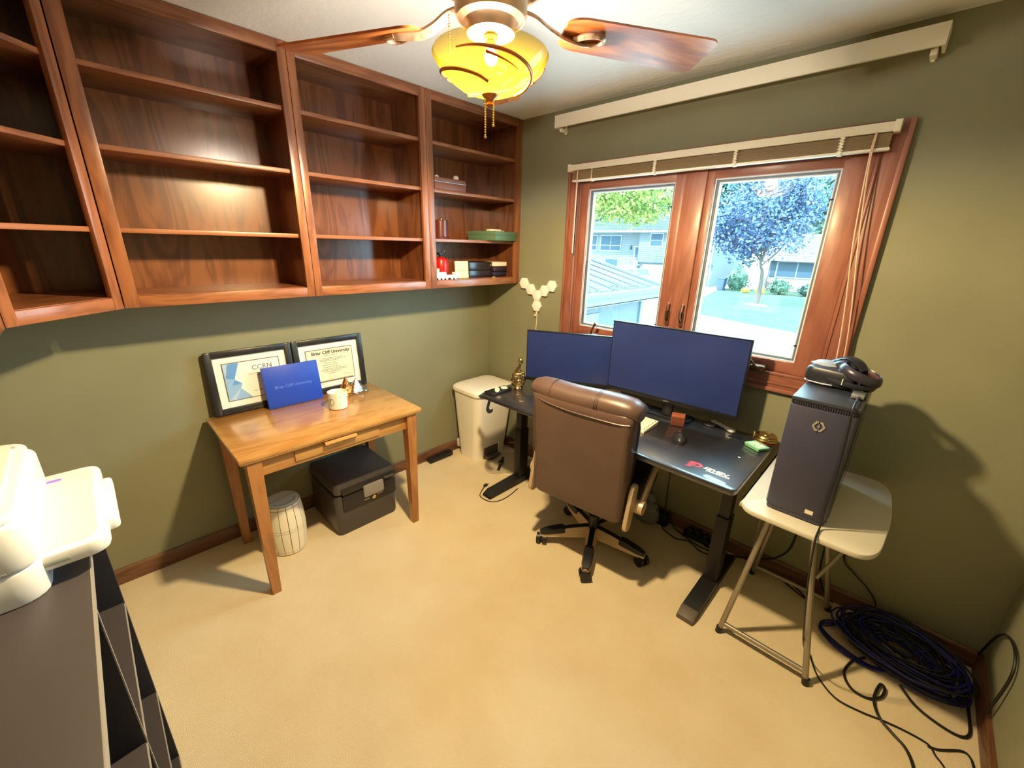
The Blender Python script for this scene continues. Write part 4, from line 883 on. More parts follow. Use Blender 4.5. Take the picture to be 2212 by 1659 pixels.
emb = mat('silver_emblem', srgb(178, 172, 166), .4, .5)
hb = B()
hx6 = lambda r, s=.86: [(r * math.cos(R(60 * k)), r * s * math.sin(R(60 * k))) for k in range(6)]
ho, hi_ = hx6(.0195, 1.05), hx6(.0125, 1.05)
for k in range(6):
    if k in (1, 4):   # broken at top and bottom by the bolt
        for f0, f1 in ((0, .36), (.64, 1)):
            a_, b_ = ho[k], ho[(k + 1) % 6]; c_, d_ = hi_[k], hi_[(k + 1) % 6]
            L2 = lambda p, q2, t: (p[0] + (q2[0] - p[0]) * t, p[1] + (q2[1] - p[1]) * t)
            hb.prism([L2(a_, b_, f0), L2(a_, b_, f1), L2(c_, d_, f1), L2(c_, d_, f0)], -.0145, -.012, 'y')
    else: hb.prism([ho[k], ho[(k + 1) % 6], hi_[(k + 1) % 6], hi_[k]], -.0145, -.012, 'y')
hb.prism([(.004, .018), (-.004, -.002), (.0, -.002), (-.003, -.023), (.004, .002), (.0005, .002)], -.0145, -.012, 'y')
e_ = obj('emblem', hb, emb, tw, smooth=False, loc=(.001, 0, .374))
obj('sticker', B().box((.030, -.0126, .036), (.055, -.0118, .052)), mat('white_sticker', srgb(236, 220, 206), .5), tw)
for sx in (-.07, .07): obj('foot', B().box((sx - .015, .03, 0), (sx + .015, .07, .012), .002).box((sx - .015, .35, 0), (sx + .015, .39, .012), .002), black_m, tw)

hs = thing('vr_headset', 'black and grey virtual reality headset resting on top of the computer tower', 'headset', (2.36, -.34, 1.1605), -12)
hs_m = mat('black_headset_plastic', srgb(36, 38, 48), .32); hs_g = mat('grey_face_foam', srgb(150, 160, 176), .6)
obj('visor', B().prism(rrect(-.105, -.058, .062, .030, .03, 5), .002, .070, 'z', .018), hs_m, hs)
obj('visor_trim', B().tube([(-.100, -.03, .012), (-.088, -.056, .010), (-.04, -.062, .010), (.0, -.060, .012)], .003, 6), mat('silver_trim', srgb(190, 190, 204), .3, .8), hs)
obj('face_cushion', blob(B(), (-.058, .022, .062), (.056, .046, .024), 21, 16, 8), hs_g, hs); obj('nose_cover', blob(B(), (.0, .03, .066), (.05, .038, .034), 24, 16, 8), hs_m, hs)
obj('top_strap', B().tube([(-.06, .05, .078), (-.01, .052, .104), (.03, .04, .098), (.06, .03, .07)], lambda t: (.005, .022), 8, 4, flat=(0, 0, 1)), hs_m, hs)
bd = obj('head_band', B().tube([(.060 + .060 * math.cos(R(a_)), -.005 + .052 * math.sin(R(a_)), .066 - .020 * math.cos(R(a_))) for a_ in range(0, 360, 30)], lambda t: (.017, .006), 8, 4, True, flat=(0, 0, 1)), mat('dark_band', srgb(48, 44, 60), .28), hs)
obj('rear_pad', blob(B(), (.092, -.002, .030), (.024, .042, .026), 31, 14, 8), hs_m, hs); obj('band_lining', B().tube([(.062 + .052 * math.cos(R(a_)), -.004 + .045 * math.sin(R(a_)), .066 - .018 * math.cos(R(a_))) for a_ in range(0, 360, 30)], lambda t: (.010, .003), 8, 4, True, flat=(0, 0, 1)), mat('brown_lining', srgb(84, 52, 50), .5), bd)
obj('side_arm', B().tube([(-.02, -.058, .03), (.03, -.066, .03), (.075, -.058, .026), (.10, -.03, .024)], lambda t: (.010, .006), 8, 4, flat=(0, 0, 1)), hs_m, hs)
obj('band_stripe', B().box((.030, -.0745, .026), (.0325, -.069, .048), M=None), mat('white_stripe', srgb(230, 230, 236), .5), hs)

# ================================================================= cables on the right
blk_c = mat('black_cable', srgb(24, 22, 24), .5); nav_c = mat('navy_network_cable', srgb(30, 34, 124), .45)
hl = thing('headset_cable', 'long black headset cable hanging down the tower front and snaking over the carpet', 'cable', (2.45, -.62, 0))
def h_(l): return [(p[0] - 2.45, p[1] + .62, p[2]) for p in l]
obj('cable', B().tube(h_([(2.435, -.455, 1.168), (2.436, -.53, 1.172), (2.436, -.612, 1.164), (2.440, -.618, 1.10), (2.446, -.617, .95), (2.444, -.618, .80), (2.446, -.626, .716), (2.446, -.670, .706), (2.447, -.694, .69), (2.462, -.685, .52), (2.488, -.64, .30), (2.506, -.54, .12), (2.524, -.45, .03), (2.54, -.455, .006), (2.579, -.532, .004), (2.644, -.586, .004), (2.721, -.579, .004), (2.777, -.561, .004), (2.846, -.546, .004), (2.905, -.545, .004), (2.925, -.575, .004), (2.945, -.60, .004), (2.975, -.66, .004)]), .0034, 6, 6), blk_c, hl)
obj('plug', B().box((-.036, .14, 1.162), (.0, .185, 1.178), .003, M=None), mat('silver_plug', srgb(190, 190, 200), .3, .8), hl)
sc2 = tag(obj('floor_cable', B().tube([(2.707, -.294, .012), (2.672, -.342, .006), (2.653, -.434, .005), (2.682, -.494, .005), (2.731, -.498, .005), (2.77, -.459, .008), (2.778, -.408, .012), (2.763, -.40, .012), (2.751, -.488, .011), (2.771, -.557, .010), (2.811, -.59, .005), (2.849, -.621, .005), (2.871, -.679, .005), (2.88, -.76, .005)], .005, 8, 6), blk_c), 'thick dark cable curling out of the blue coil across the carpet', 'cable')
sc3 = tag(obj('floor_cable', B().tube([(2.82, -.35, .016), (2.869, -.399, .005), (2.928, -.426, .005), (2.984, -.429, .005), (3.012, -.398, .005), (3.016, -.33, .006), (3.01, -.25, .02)], .005, 8, 6), blk_c), 'dark cable sweeping from the blue coil to the right-hand baseboard', 'cable')
sc4 = tag(obj('floor_cable', B().tube([(2.905, -.555, .005), (2.935, -.54, .005), (2.99, -.49, .005), (3.012, -.50, .005), (3.02, -.56, .005), (3.024, -.62, .005)], .0035, 8, 6), blk_c), 'short thin lead bending at the very edge of the carpet', 'cable')
rnd = random.Random(5)
coil = thing('network_cable_coil', 'tangled heap of dark blue network cable on the carpet in the corner', 'cable', (2.80, -.19, 0))
for gi in range(4):
    pts = []
    n = 9
    for k in range(n * 12):
        a_ = R(30 * k) + gi; lp = k // 12
        rx = .212 - .030 * (lp % 6) + rnd.uniform(-.012, .012); ry_ = .132 - .020 * (lp % 6) + rnd.uniform(-.010, .010)
        cx_ = .02 * math.sin(lp * 1.7 + gi); cy_ = .016 * math.cos(lp * 2.3 + gi)
        u, v = rx * math.cos(a_), ry_ * math.sin(a_); th = R(-14 + 10 * math.sin(gi * 2 + lp))
        z = .008 + .012 * lp * .55 + .008 * gi + .010 * (1 + math.sin(a_ * 2 + gi)) * .5 + max(0, v) * .25
        x_ = cx_ + u * math.cos(th) - v * math.sin(th); y_ = cy_ + u * math.sin(th) + v * math.cos(th)
        pts.append((max(-.27, min(.222, x_)), min(.165, y_), z))
    obj('cable_loop', B().tube(pts, .0042, 6, 2), nav_c if gi < 3 else blk_c, coil)
for k in range(3):
    obj('stray_loop', B().tube([(-.13 - .02 * k, .04, .03), (-.23, .02 - .02 * k, .012), (-.262, -.04 - .01 * k, .008), (-.19, -.10 - .015 * k, .007), (-.08, -.13 - .01 * k, .008), (.0, -.11, .02)], .004, 6, 5), nav_c, coil)
tag(obj('wall_cable', B().tube([(3.034, -.02, .085), (3.036, -.10, .253), (3.038, -.19, .325), (3.038, -.30, .345), (3.038, -.36, .30), (3.034, -.37, .20), (3.03, -.36, .10)], .0045, 8, 6), blk_c), 'dark cable arching up the right-hand wall above the blue coil', 'cable')
tag(obj('wall_cable', B().tube([(2.56, -.012, .68), (2.55, -.010, .45), (2.545, -.010, .26), (2.60, -.014, .20), (2.66, -.018, .155), (2.70, -.02, .10), (2.70, -.05, .05)], .004, 8, 6), blk_c), 'black cable slanting down the wall behind the folding table', 'cable')
tag(obj('wall_cable', B().tube([(2.47, -.02, .60), (2.465, -.02, .35), (2.475, -.022, .15), (2.51, -.03, .05), (2.56, -.05, .02)], .004, 8, 6), blk_c), 'dark cable hanging straight down behind the folding table legs', 'cable')
tag(obj('hanging_cable', B().tube([(2.365, -.04, .69), (2.36, -.05, .45), (2.349, -.06, .311), (2.334, -.06, .2), (2.28, -.06, .116), (2.197, -.06, .063), (2.103, -.06, .02), (2.03, -.06, .008), (1.95, -.07, .006)], .0055, 8, 6), blk_c), 'thick black cable drooping in a curve between folding table and desk leg', 'cable')
tag(obj('baseboard_cable', B().tube([(2.27, -.022, .008), (2.33, -.035, .006), (2.40, -.075, .006), (2.46, -.10, .006), (2.42, -.06, .006), (2.34, -.022, .007)], .0035, 8, 5), blk_c), 'flat loop of black lead lying against the window-wall baseboard', 'cable')
ad = thing('power_adapter', 'black power adapter plugged in low on the wall behind the chair', 'adapter', (1.69, -.055, .05))
obj('adapter_body', B().box((-.036, -.028, -.046), (.030, .03, .040), .008), black_m, ad)
obj('adapter_lead', B().tube([(0, -.02, -.044), (.02, -.04, -.046), (.056, -.06, -.046), (.12, -.073, -.046), (.173, -.045, -.046), (.214, -.058, -.046), (.265, -.078, -.046), (.31, -.07, -.046)], .0034, 6, 5), blk_c, ad)
ps2 = thing('socket_strip', 'dark multi-socket block with plugs on the floor under the desk', 'power strip', (1.895, -.045, 0))
obj('strip_block', B().box((-.075, -.022, .002), (.075, .025, .034), .006), black_m, ps2)
for k in range(3): obj('plug_head', B().box((-.055 + k * .045, -.016, .033), (-.025 + k * .045, .018, .062 + .008 * (k % 2)), .005), black_m, ps2)
tag(obj('floor_cable', B().tube([(1.722, -.03, .05), (1.75, -.045, .02), (1.80, -.06, .006), (1.871, -.085, .006), (1.926, -.10, .006), (1.99, -.092, .006), (2.05, -.11, .055), (2.10, -.12, .055)], .0042, 8, 5), blk_c), 'black cable running along the floor from the adapter to the desk foot', 'cable')
tag(obj('hanging_cable', B().tube([(1.70, -.05, .715), (1.70, -.05, .60), (1.685, -.045, .45), (1.68, -.045, .30), (1.688, -.05, .12)], .0035, 8, 5), blk_c), 'thin black cable hanging from under the desktop down to the adapter', 'cable')
tag(obj('hanging_cable', B().tube([(1.90, -.30, .68), (1.95, -.30, .655), (2.00, -.30, .635), (2.045, -.30, .64)], .0035, 8, 5), blk_c), 'short black lead sagging under the desktop next to the leg column', 'cable')
gb = thing('grey_bag', 'crumpled translucent grey bag on the floor under the desk behind the chair', 'bag', (1.60, -.12, 0))
obj('bag_body', blob(B(), (0, 0, .09), (.085, .055, .09), 41, 14, 10), mat('smoky_bag_film', srgb(116, 112, 122), .35, bump=.6, bscale=40, bdist=.006), gb); obj('bag_neck', blob(B(), (.02, .0, .19), (.03, .022, .035), 44, 10, 6), MATS['smoky_bag_film'], gb)
wc = tag(obj('white_lead', B().tube([(.30, -.03, .05), (.36, -.035, .075), (.40, -.035, .06), (.44, -.035, .035), (.50, -.04, .01), (.58, -.05, .005)], .003, 6, 5), white_pl), 'thin white lead along the baseboard behind the bin', 'cable')

# ================================================================= things in the corner bookcase
bx = thing('jewellery_box', 'flat brown leather box with a silver seam on the upper shelf', 'box', (.225, -.598, 1.9505))
bxm = mat('brown_leather_box', srgb(120, 72, 58), .5); obj('box_base', B().box((-.08, -.12, 0), (.08, .12, .042), .006), bxm, bx); obj('box_seam', B().box((-.0805, -.1205, .042), (.0805, .1205, .0455)), mat('silver_line', srgb(206, 200, 204), .3, .8), bx); obj('box_lid', B().box((-.08, -.12, .0458), (.08, .12, .068), .008), bxm, bx)
crm = mat('pale_crystal', srgb(240, 222, 212), .2)
tag(obj('crystal', blob(B(), (0, 0, .016), (.017, .018, .0165), 51, 9, 5), crm, loc=(.24, -.508, 2.0185)), 'larger white crystal lump sitting on the brown leather box', 'crystal', 'crystals on the leather box')
tag(obj('crystal', blob(B(), (0, 0, .010), (.011, .015, .0105), 54, 9, 5), crm, loc=(.24, -.655, 2.0185)), 'smaller white crystal lump at the left of the brown leather box', 'crystal', 'crystals on the leather box')
lj = thing('leather_jar', 'round oxblood leather pot on the third shelf next to the frame stile', 'jar', (.23, -.632, 1.6725))
ljm = mat('oxblood_leather', srgb(96, 44, 40), .25, spec=.6); obj('pot', B().lathe([(0, 0), (.052, 0), (.054, .004), (.052, .012), (.05, .014), (.05, .108), (.046, .112), (.043, .108), (.043, .02), (0, .02)], 32), ljm, lj)
obj('brass_trinket', B().ball((-.01, .015, .117), .009, (1, 1, 1.4)).ball((.01, .03, .113), .006), mat('bright_brass', srgb(236, 196, 120), .25, 1.), lj)
gbx = thing('green_box', 'flat sage green box jutting out over the third shelf edge', 'box', (.243, -.190, 1.6725), -79.4)
gbm = mat('sage_green_card', srgb(92, 122, 98), .55); obj('box_tray', B().box((-.128, -.120, 0), (.128, .120, .036), .002), gbm, gbx); ll = obj('box_lid', B().box((-.131, -.123, .034), (.131, .123, .060), .002), gbm, gbx)
obj('clasp', B().box((-.1325, -.02, .036), (-.130, .005, .056), .001), mat('pale_clasp', srgb(180, 200, 180), .4), ll)
tag(obj('small_carton', B().box((-.02, -.052, 0), (.02, .052, .014), .001), mat('cream_carton', srgb(246, 226, 206), .6), loc=(.27, -.205, 1.733)), 'small cream carton lying on top of the green box', 'carton')
tag(obj('eraser', B().box((-.01, -.012, 0), (.01, .012, .010), .002), mat('pink_rubber', srgb(210, 150, 120), .6), loc=(.27, -.125, 1.733)), 'tiny pinkish block beside the cream carton on the green box', 'eraser')
ex_ = thing('fire_extinguisher', 'small red extinguisher bottle with a black and chrome valve on the bottom shelf', 'extinguisher', (.20, -.612, 1.4245))
redm = mat('glossy_red_paint', srgb(206, 26, 22), .28); obj('bottle', B().lathe([(0, 0), (.046, 0), (.049, .005), (.049, .105), (.042, .124), (.026, .134), (.018, .138), (0, .138)], 32), redm, ex_)
obj('valve', B().cyl((0, 0, .136), (0, 0, .158), .014, n=16).box((-.012, -.024, .150), (.012, .016, .166), .003), black_m, ex_); obj('lever', B().tube([(.004, -.008, .158), (.006, .012, .172), (.006, .026, .178)], .004, 8).tube([(.006, .004, .150), (.008, .010, .168), (.008, .006, .176)], .003, 8), mat('chrome', srgb(226, 226, 226), .12, 1.), ex_)
ty_ = thing('toy_train', 'pale blue and cream toy locomotive in front of the red bottle', 'toy', (.288, -.635, 1.4245))
tym = mat('pale_blue_enamel', srgb(176, 214, 228), .3); tyc = mat('cream_enamel_toy', srgb(242, 234, 206), .35)
obj('chassis', B().box((-.014, -.088, .010), (.014, .092, .030), .003), tym, ty_); obj('cab', B().box((-.014, .052, .030), (.014, .085, .046), .002), tyc, ty_); obj('boiler', B().cyl((0, -.088, .036), (0, -.01, .036), .013, n=16), mat('pale_pink_enamel', srgb(236, 216, 214), .3), ty_); obj('chimney', B().cyl((0, -.07, .044), (0, -.07, .070), .009, .013, n=14), tyc, ty_)
for y in (-.07, -.04, -.01, .03, .06): obj('wheel', B().cyl((.012, y, .010), (.018, y, .010), .0095, n=16), mat('white_wheel', srgb(232, 230, 226), .35), ty_)
bk_ = thing('booklet', 'cream booklet standing upright between the red bottle and the black boxes', 'booklet', (.238, -.468, 1.4245), rot=(R(-4), 0, R(90)))
obj('booklet_cover', B().box((-.056, -.004, 0), (.056, .004, .110), .001), mat('cream_booklet_cover', srgb(246, 236, 186), .6), bk_); obj('printed_line', B().box((-.028, -.0046, .046), (.036, -.0039, .051)), mat('booklet_print', srgb(196, 178, 130), .6), bk_)
bkb = thing('black_case', 'shiny black case filling the bottom shelf behind the cream booklet', 'case', (.185, -.302, 1.4245))
gbk = mat('shiny_black_leatherette', srgb(34, 24, 30), .25, spec=.6); obj('case_lower', B().box((-.06, -.108, 0), (.06, .105, .048), .004), gbk, bkb); obj('case_upper', B().box((-.06, -.108, .05), (.06, .105, .104), .004), gbk, bkb); obj('case_clasp', B().box((.0595, .085, .075), (.0625, .095, .090), .001), brass_m, bkb)
wb2 = thing('white_book', 'white-edged book on top of the navy pouch at the bottom shelf end', 'book', (.20, -.122, 1.4985)); obj('page_block', B().box((-.05, -.068, .003), (.052, .066, .026)), mat('white_pages', srgb(248, 236, 220), .7), wb2); obj('book_cover', B().box((-.052, -.069, 0), (.053, .067, .003), .001).box((-.052, -.069, .026), (.053, .067, .029), .001).box((-.054, -.069, 0), (-.050, .067, .029), .001), mat('cream_book_cover', srgb(240, 222, 196), .5), wb2)
nvp = thing('navy_pouch', 'folded navy pouch under the white book on the bottom shelf', 'pouch', (.205, -.122, 1.4245)); nvm = mat('navy_fabric', srgb(32, 30, 60), .6, bump=.3, bscale=300, bdist=.0008); obj('pouch_fold', B().box((-.055, -.068, 0), (.055, .066, .036), .014, 3), nvm, nvp); obj('pouch_flap', B().box((-.056, -.069, .034), (.057, .067, .073), .014, 3), mat('plum_fabric', srgb(52, 34, 46), .55), nvp)
tag(obj('paper_scrap', B().prism([(-.008, -.010), (.008, -.002), (.002, .010)], 0, .004), mat('yellow_scrap', srgb(244, 206, 120), .6), loc=(.292, -.218, 1.4245)), 'tiny yellow scrap at the front edge of the bottom shelf', 'scrap')
# ================================================================= outside the window
G = -2.2
conc = mat('pale_concrete', srgb(186, 186, 180), .9, col2=srgb(172, 172, 168), scale=.8)
struct('ground_driveway', B().box((-60, .3, G - .2), (30, 80, G)), conc)
grass_m = mat('mown_grass', srgb(27, 47, 33), .95, col2=srgb(43, 68, 46), scale=1.6, bump=.6, bscale=9, bdist=.06)
lw = [(-8.2, 24.7), (-7.3, 24.3), (-4.27, 22.95), (-1.2, 21.9), (12, 18.5), (20, 48), (-12.6, 48), (-12.4, 43), (-10.6, 34)]
struct('lawn', B().prism(lw, G - .05, G + .05), grass_m)
jt = mat('dark_joint_line', srgb(82, 85, 86), .9)
for k, (a_, b_) in enumerate((((-4.35, 22.8), (-4.1, 20.6)), ((-4.1, 20.6), (-3.2, 16.5)), ((-9.5, 22.6), (-4.1, 20.6)))):
    v = (Vector(b_) - Vector(a_)).normalized(); n_ = Vector((-v.y, v.x)) * .04
    tag(obj('paving_joint', B().prism([(a_[0] + n_.x, a_[1] + n_.y), (a_[0] - n_.x, a_[1] - n_.y), (b_[0] - n_.x, b_[1] - n_.y), (b_[0] + n_.x, b_[1] + n_.y)], G - .01, G + .006), jt), 'dark joint line across the pale driveway ' + ('beside the lawn corner', 'running towards the house', 'ending under the window')[k], 'joint')
tag(obj('kerb', B().prism([(-8.2, 24.55), (-7.3, 24.15), (-4.27, 22.8), (-1.2, 21.75), (12, 18.35), (12, 18.1), (-1.2, 21.5), (-4.27, 22.55), (-7.3, 23.9), (-8.2, 24.3)], G - .05, G + .09), mat('white_kerb', srgb(175, 177, 175), .8)), 'pale concrete kerb edging the front of the lawn', 'kerb')

def leaves(name, parent, c, rad, n, size, M, seed, ncl=46, flat=.0, loc=(0, 0, 0)):
    rnd = random.Random(seed); V = []; F = []
    cl = []
    for k in range(ncl):
        while True:
            p = Vector((rnd.uniform(-1, 1), rnd.uniform(-1, 1), rnd.uniform(-1, 1)))
            if .2 < p.length < 1: break
        p = p.normalized() * rnd.uniform(.45, .95); cl.append(p)
    for k in range(n):
        p0 = rnd.choice(cl); p = p0 + Vector((rnd.gauss(0, .17), rnd.gauss(0, .17), rnd.gauss(0, .15)))
        pos = Vector((c[0] + p.x * rad[0], c[1] + p.y * rad[1], c[2] + p.z * rad[2]))
        u = Vector((rnd.gauss(0, 1), rnd.gauss(0, 1), rnd.gauss(0, 1))).normalized(); v = u.orthogonal().normalized()
        s_ = size * rnd.uniform(.6, 1.3); i = len(V)
        V += [pos - u * s_ * .5, pos + v * s_ * .32, pos + u * s_ * .5, pos - v * s_ * .32]; F.append((i, i + 1, i + 2, i + 3))
    me = bpy.data.meshes.new(name); me.from_pydata([tuple(x) for x in V], [], F)
    return link(name, me, M, parent)
def leaf_mat(name, c1, c2):
    M = mat(name, c1, .6, spec=.3, col2=c2, scale=1.1, ramp=(.4, .6))
    return M
bark = mat('grey_bark', srgb(72, 65, 60), .9, bump=.6, bscale=30, bdist=.01)
def tree(label, base, h_tr, c, rad, n, size, M, seed, tr_r=.16, name='tree', branches=True, group=None, ncl=46):
    t = thing(name, label, 'tree', base, 0, group)
    cc = (c[0] - base[0], c[1] - base[1], c[2] - base[2])
    b = B().tube([(0, 0, 0), (.06, 0, h_tr * .4), (-.05, .05, h_tr * .75), (cc[0] * .4, 0, h_tr), (cc[0], cc[1], cc[2] + rad[2] * .3)], lambda t_: tr_r * (1.25 - .9 * t_), 8, 4)
    obj('trunk', b, bark, t)
    if branches:
        rnd = random.Random(seed)
        for k in range(5):
            a_ = k * 1.256 + .3; z_ = h_tr * (.85 + .05 * k)
            obj('branch', B().tube([(cc[0] * .3, 0, z_), (cc[0] * .5 + rad[0] * .35 * math.cos(a_), rad[1] * .35 * math.sin(a_), z_ + rad[2] * .45), (cc[0] * .8 + rad[0] * .7 * math.cos(a_), rad[1] * .7 * math.sin(a_), cc[2] + rad[2] * .1)], lambda t_: tr_r * .45 * (1 - .8 * t_), 6, 4), bark, t)
    leaves('crown', t, cc, rad, n, size, M, seed, ncl)
    return t
blue_cast_leaf = leaf_mat('blue_cast_leaves', srgb(42, 58, 84), srgb(74, 93, 119)); green_leaf = leaf_mat('soft_green_leaves', srgb(44, 70, 57), srgb(76, 102, 82)); yel_leaf = leaf_mat('yellow_green_leaves', srgb(79, 101, 35), srgb(131, 136, 64)); dk_leaf = leaf_mat('deep_green_leaves', srgb(34, 60, 55), srgb(58, 86, 79))  # lawn tree: blue cast of the light put into its leaf colours
tree('round lawn tree with blue-tinted leaves seen through the right pane', (-6.15, 32.8, G), 3.3, (-6.9, 32.8, 4.2), (3.7, 3.2, 3.2), 11000, .24, blue_cast_leaf, 3, .15, ncl=70)
tag(obj('bark_mulch', B().lathe([(0, 0), (.75, 0), (.4, .06), (0, .08)], 20), mat('pale_mulch', srgb(128, 123, 114), .9), loc=(-6.15, 32.8, G + .05)), 'pale ring of mulch round the lawn tree trunk', 'mulch')
tree('big yellow-green tree overhanging the split-level house roof', (-28.5, 38.0, G), 7.0, (-21.2, 38.0, 6.7), (5.6, 3.0, 2.7), 7000, .32, yel_leaf, 7, .25, ncl=60)
for k, (x, y, z, rx, rz_, n, M, lb) in enumerate(((-40, 62, 7, 8, 6, 2600, green_leaf, 'tall soft green tree at the far left behind the split-level house'), (-31, 58, 8.5, 6.5, 6, 2600, dk_leaf, 'dark green tree rising behind the split-level house ridge'), (-23.5, 60, 7.5, 5.5, 7, 2800, green_leaf, 'green tree behind the house, beside the centre mullion'), (-17, 57, 6.5, 5, 8, 3000, dk_leaf, 'deep green tree filling the gap between the two houses'), (-10.5, 62, 8, 6, 7, 2800, green_leaf, 'soft green tree behind the lawn tree crown'), (-4, 60, 7, 5.5, 7.5, 2800, green_leaf, 'green tree behind the low house roof'), (3, 62, 8, 6, 7, 1800, dk_leaf, 'dark tree at the far right behind the low house'))):
    ny = 66 if k % 2 else 78; kk = (ny + 2.3) / (y + 2.3); x = 2.504 + (x - 2.504) * kk; z = 1.645 + (z - 1.645) * kk; y = ny; rx *= kk; rz_ *= kk
    tree(lb, (x, y, G), 5, (x, y, z), (rx, 4, rz_), int(n * 1.3), .72, M, 20 + k, .3, branches=False, group='background trees behind the houses')

# split-level house across the yard
HY = 47.0
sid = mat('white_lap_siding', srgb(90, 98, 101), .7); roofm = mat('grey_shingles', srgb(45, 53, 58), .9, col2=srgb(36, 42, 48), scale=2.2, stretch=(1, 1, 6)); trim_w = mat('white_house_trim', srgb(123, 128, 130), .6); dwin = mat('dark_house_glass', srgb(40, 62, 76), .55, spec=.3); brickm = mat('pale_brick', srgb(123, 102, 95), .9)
hs1 = thing('split_level_house', 'white split-level house with a grey roof, seen through the left pane', 'house', (-24, HY, G))
def e(p): return (p[0] + 24, p[1] - HY, p[2] - G)
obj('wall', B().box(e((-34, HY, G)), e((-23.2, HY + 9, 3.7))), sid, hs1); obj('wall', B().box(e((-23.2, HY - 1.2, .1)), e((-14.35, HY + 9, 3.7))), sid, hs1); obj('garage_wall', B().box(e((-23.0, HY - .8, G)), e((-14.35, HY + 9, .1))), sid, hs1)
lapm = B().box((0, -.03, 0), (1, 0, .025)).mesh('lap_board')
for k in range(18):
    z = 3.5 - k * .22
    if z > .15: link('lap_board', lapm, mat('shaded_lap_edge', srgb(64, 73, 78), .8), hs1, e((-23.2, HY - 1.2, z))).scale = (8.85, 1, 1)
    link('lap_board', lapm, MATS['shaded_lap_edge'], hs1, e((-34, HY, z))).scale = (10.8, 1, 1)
rf = B().prism([(e((0, HY - 1.9, 0))[1], e((0, 0, 3.62))[2]), (e((0, HY + 4, 0))[1], e((0, 0, 6.1))[2]), (e((0, HY + 10, 0))[1], e((0, 0, 3.62))[2])], e((-34.5, 0, 0))[0], e((-13.8, 0, 0))[0], 'x')
rfo = obj('roof', rf, roofm, hs1); obj('fascia', B().box(e((-34.5, HY - 1.98, 3.46)), e((-13.8, HY - 1.85, 3.68))), trim_w, rfo)
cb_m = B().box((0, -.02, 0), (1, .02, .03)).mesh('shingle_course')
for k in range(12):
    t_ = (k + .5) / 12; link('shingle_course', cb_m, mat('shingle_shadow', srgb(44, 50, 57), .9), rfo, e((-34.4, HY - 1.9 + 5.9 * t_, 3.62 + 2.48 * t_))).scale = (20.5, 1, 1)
def hwin(par, x0, x1, z0, z1, y, mx=1, rail=None):
    f = obj('window', B().box((x0 - .12, y - .05, z0 - .12), (x1 + .12, y, z1 + .12)), trim_w, par)
    zs = [z0] + ([rail - G] if rail else []) + [z1]
    for i in range(mx):
        xa = x0 + (x1 - x0) * i / mx + (.05 if i else 0); xb = x0 + (x1 - x0) * (i + 1) / mx - (.05 if i < mx - 1 else 0)
        for za, zb2 in zip(zs, zs[1:]): obj('window_pane', B().box((xa, y - .07, za + (.05 if za != z0 else 0)), (xb, y - .045, zb2 - (.05 if zb2 != z1 else 0))), dwin, f)
def wn(x0, x1, z0, z1, y, **k): hwin(hs1, e((x0, 0, 0))[0], e((x1, 0, 0))[0], e((0, 0, z0))[2], e((0, 0, z1))[2], e((0, y, 0))[1], **k)
wn(-29.3, -26.4, 1.35, 3.1, HY, mx=2, rail=1.95); wn(-21.7, -20.3, 2.0, 3.3, HY - 1.2, rail=2.6); wn(-28.4, -26.6, -.7, .25, HY); wn(-31.4, -30.0, 1.35, 3.1, HY, rail=1.95)
dro = obj('front_door', B().box(e((-24.4, HY - .08, -.35)), e((-23.3, HY, 1.95))), trim_w, hs1); obj('door_glass', B().box(e((-24.2, HY - .1, .3)), e((-23.8, HY - .07, 1.8))).box(e((-23.65, HY - .1, -.2)), e((-23.4, HY - .07, 1.8))), dwin, dro)
pch = obj('porch', B().box(e((-25.6, HY - 1.4, -.6)), e((-23.2, HY, -.38))), trim_w, hs1)
rl = B().box(e((-25.6, HY - 1.4, .5)), e((-23.2, HY - 1.32, .6)))
obj('porch_handrail', rl, trim_w, pch); blm = B().box((0, 0, 0), (.06, .06, .9)).mesh('baluster')
for k in range(13): link('baluster', blm, trim_w, pch, e((-25.58 + k * .19, HY - 1.39, -.38)))
obj('wall_lamp', B().box(e((-25.0, HY - .15, 1.5)), e((-24.8, HY, 1.95)), .03), black_m, hs1)
gd = mat('white_garage_door', srgb(181, 181, 179), .6)
for x0, x1 in ((-22.6, -19.0), (-18.4, -14.8)):
    g_ = obj('garage_door', B().box(e((x0, HY - .9, G)), e((x1, HY - .78, -.15))), gd, hs1)
    for z in (-.65, -1.15, -1.65): obj('door_panel_line', B().box(e((x0, HY - .92, z)), e((x1, HY - .9, z + .03))), MATS['shaded_lap_edge'], g_)
obj('downspout', B().box(e((-14.5, HY - 1.3, G)), e((-14.4, HY - 1.2, 3.6))), trim_w, hs1)

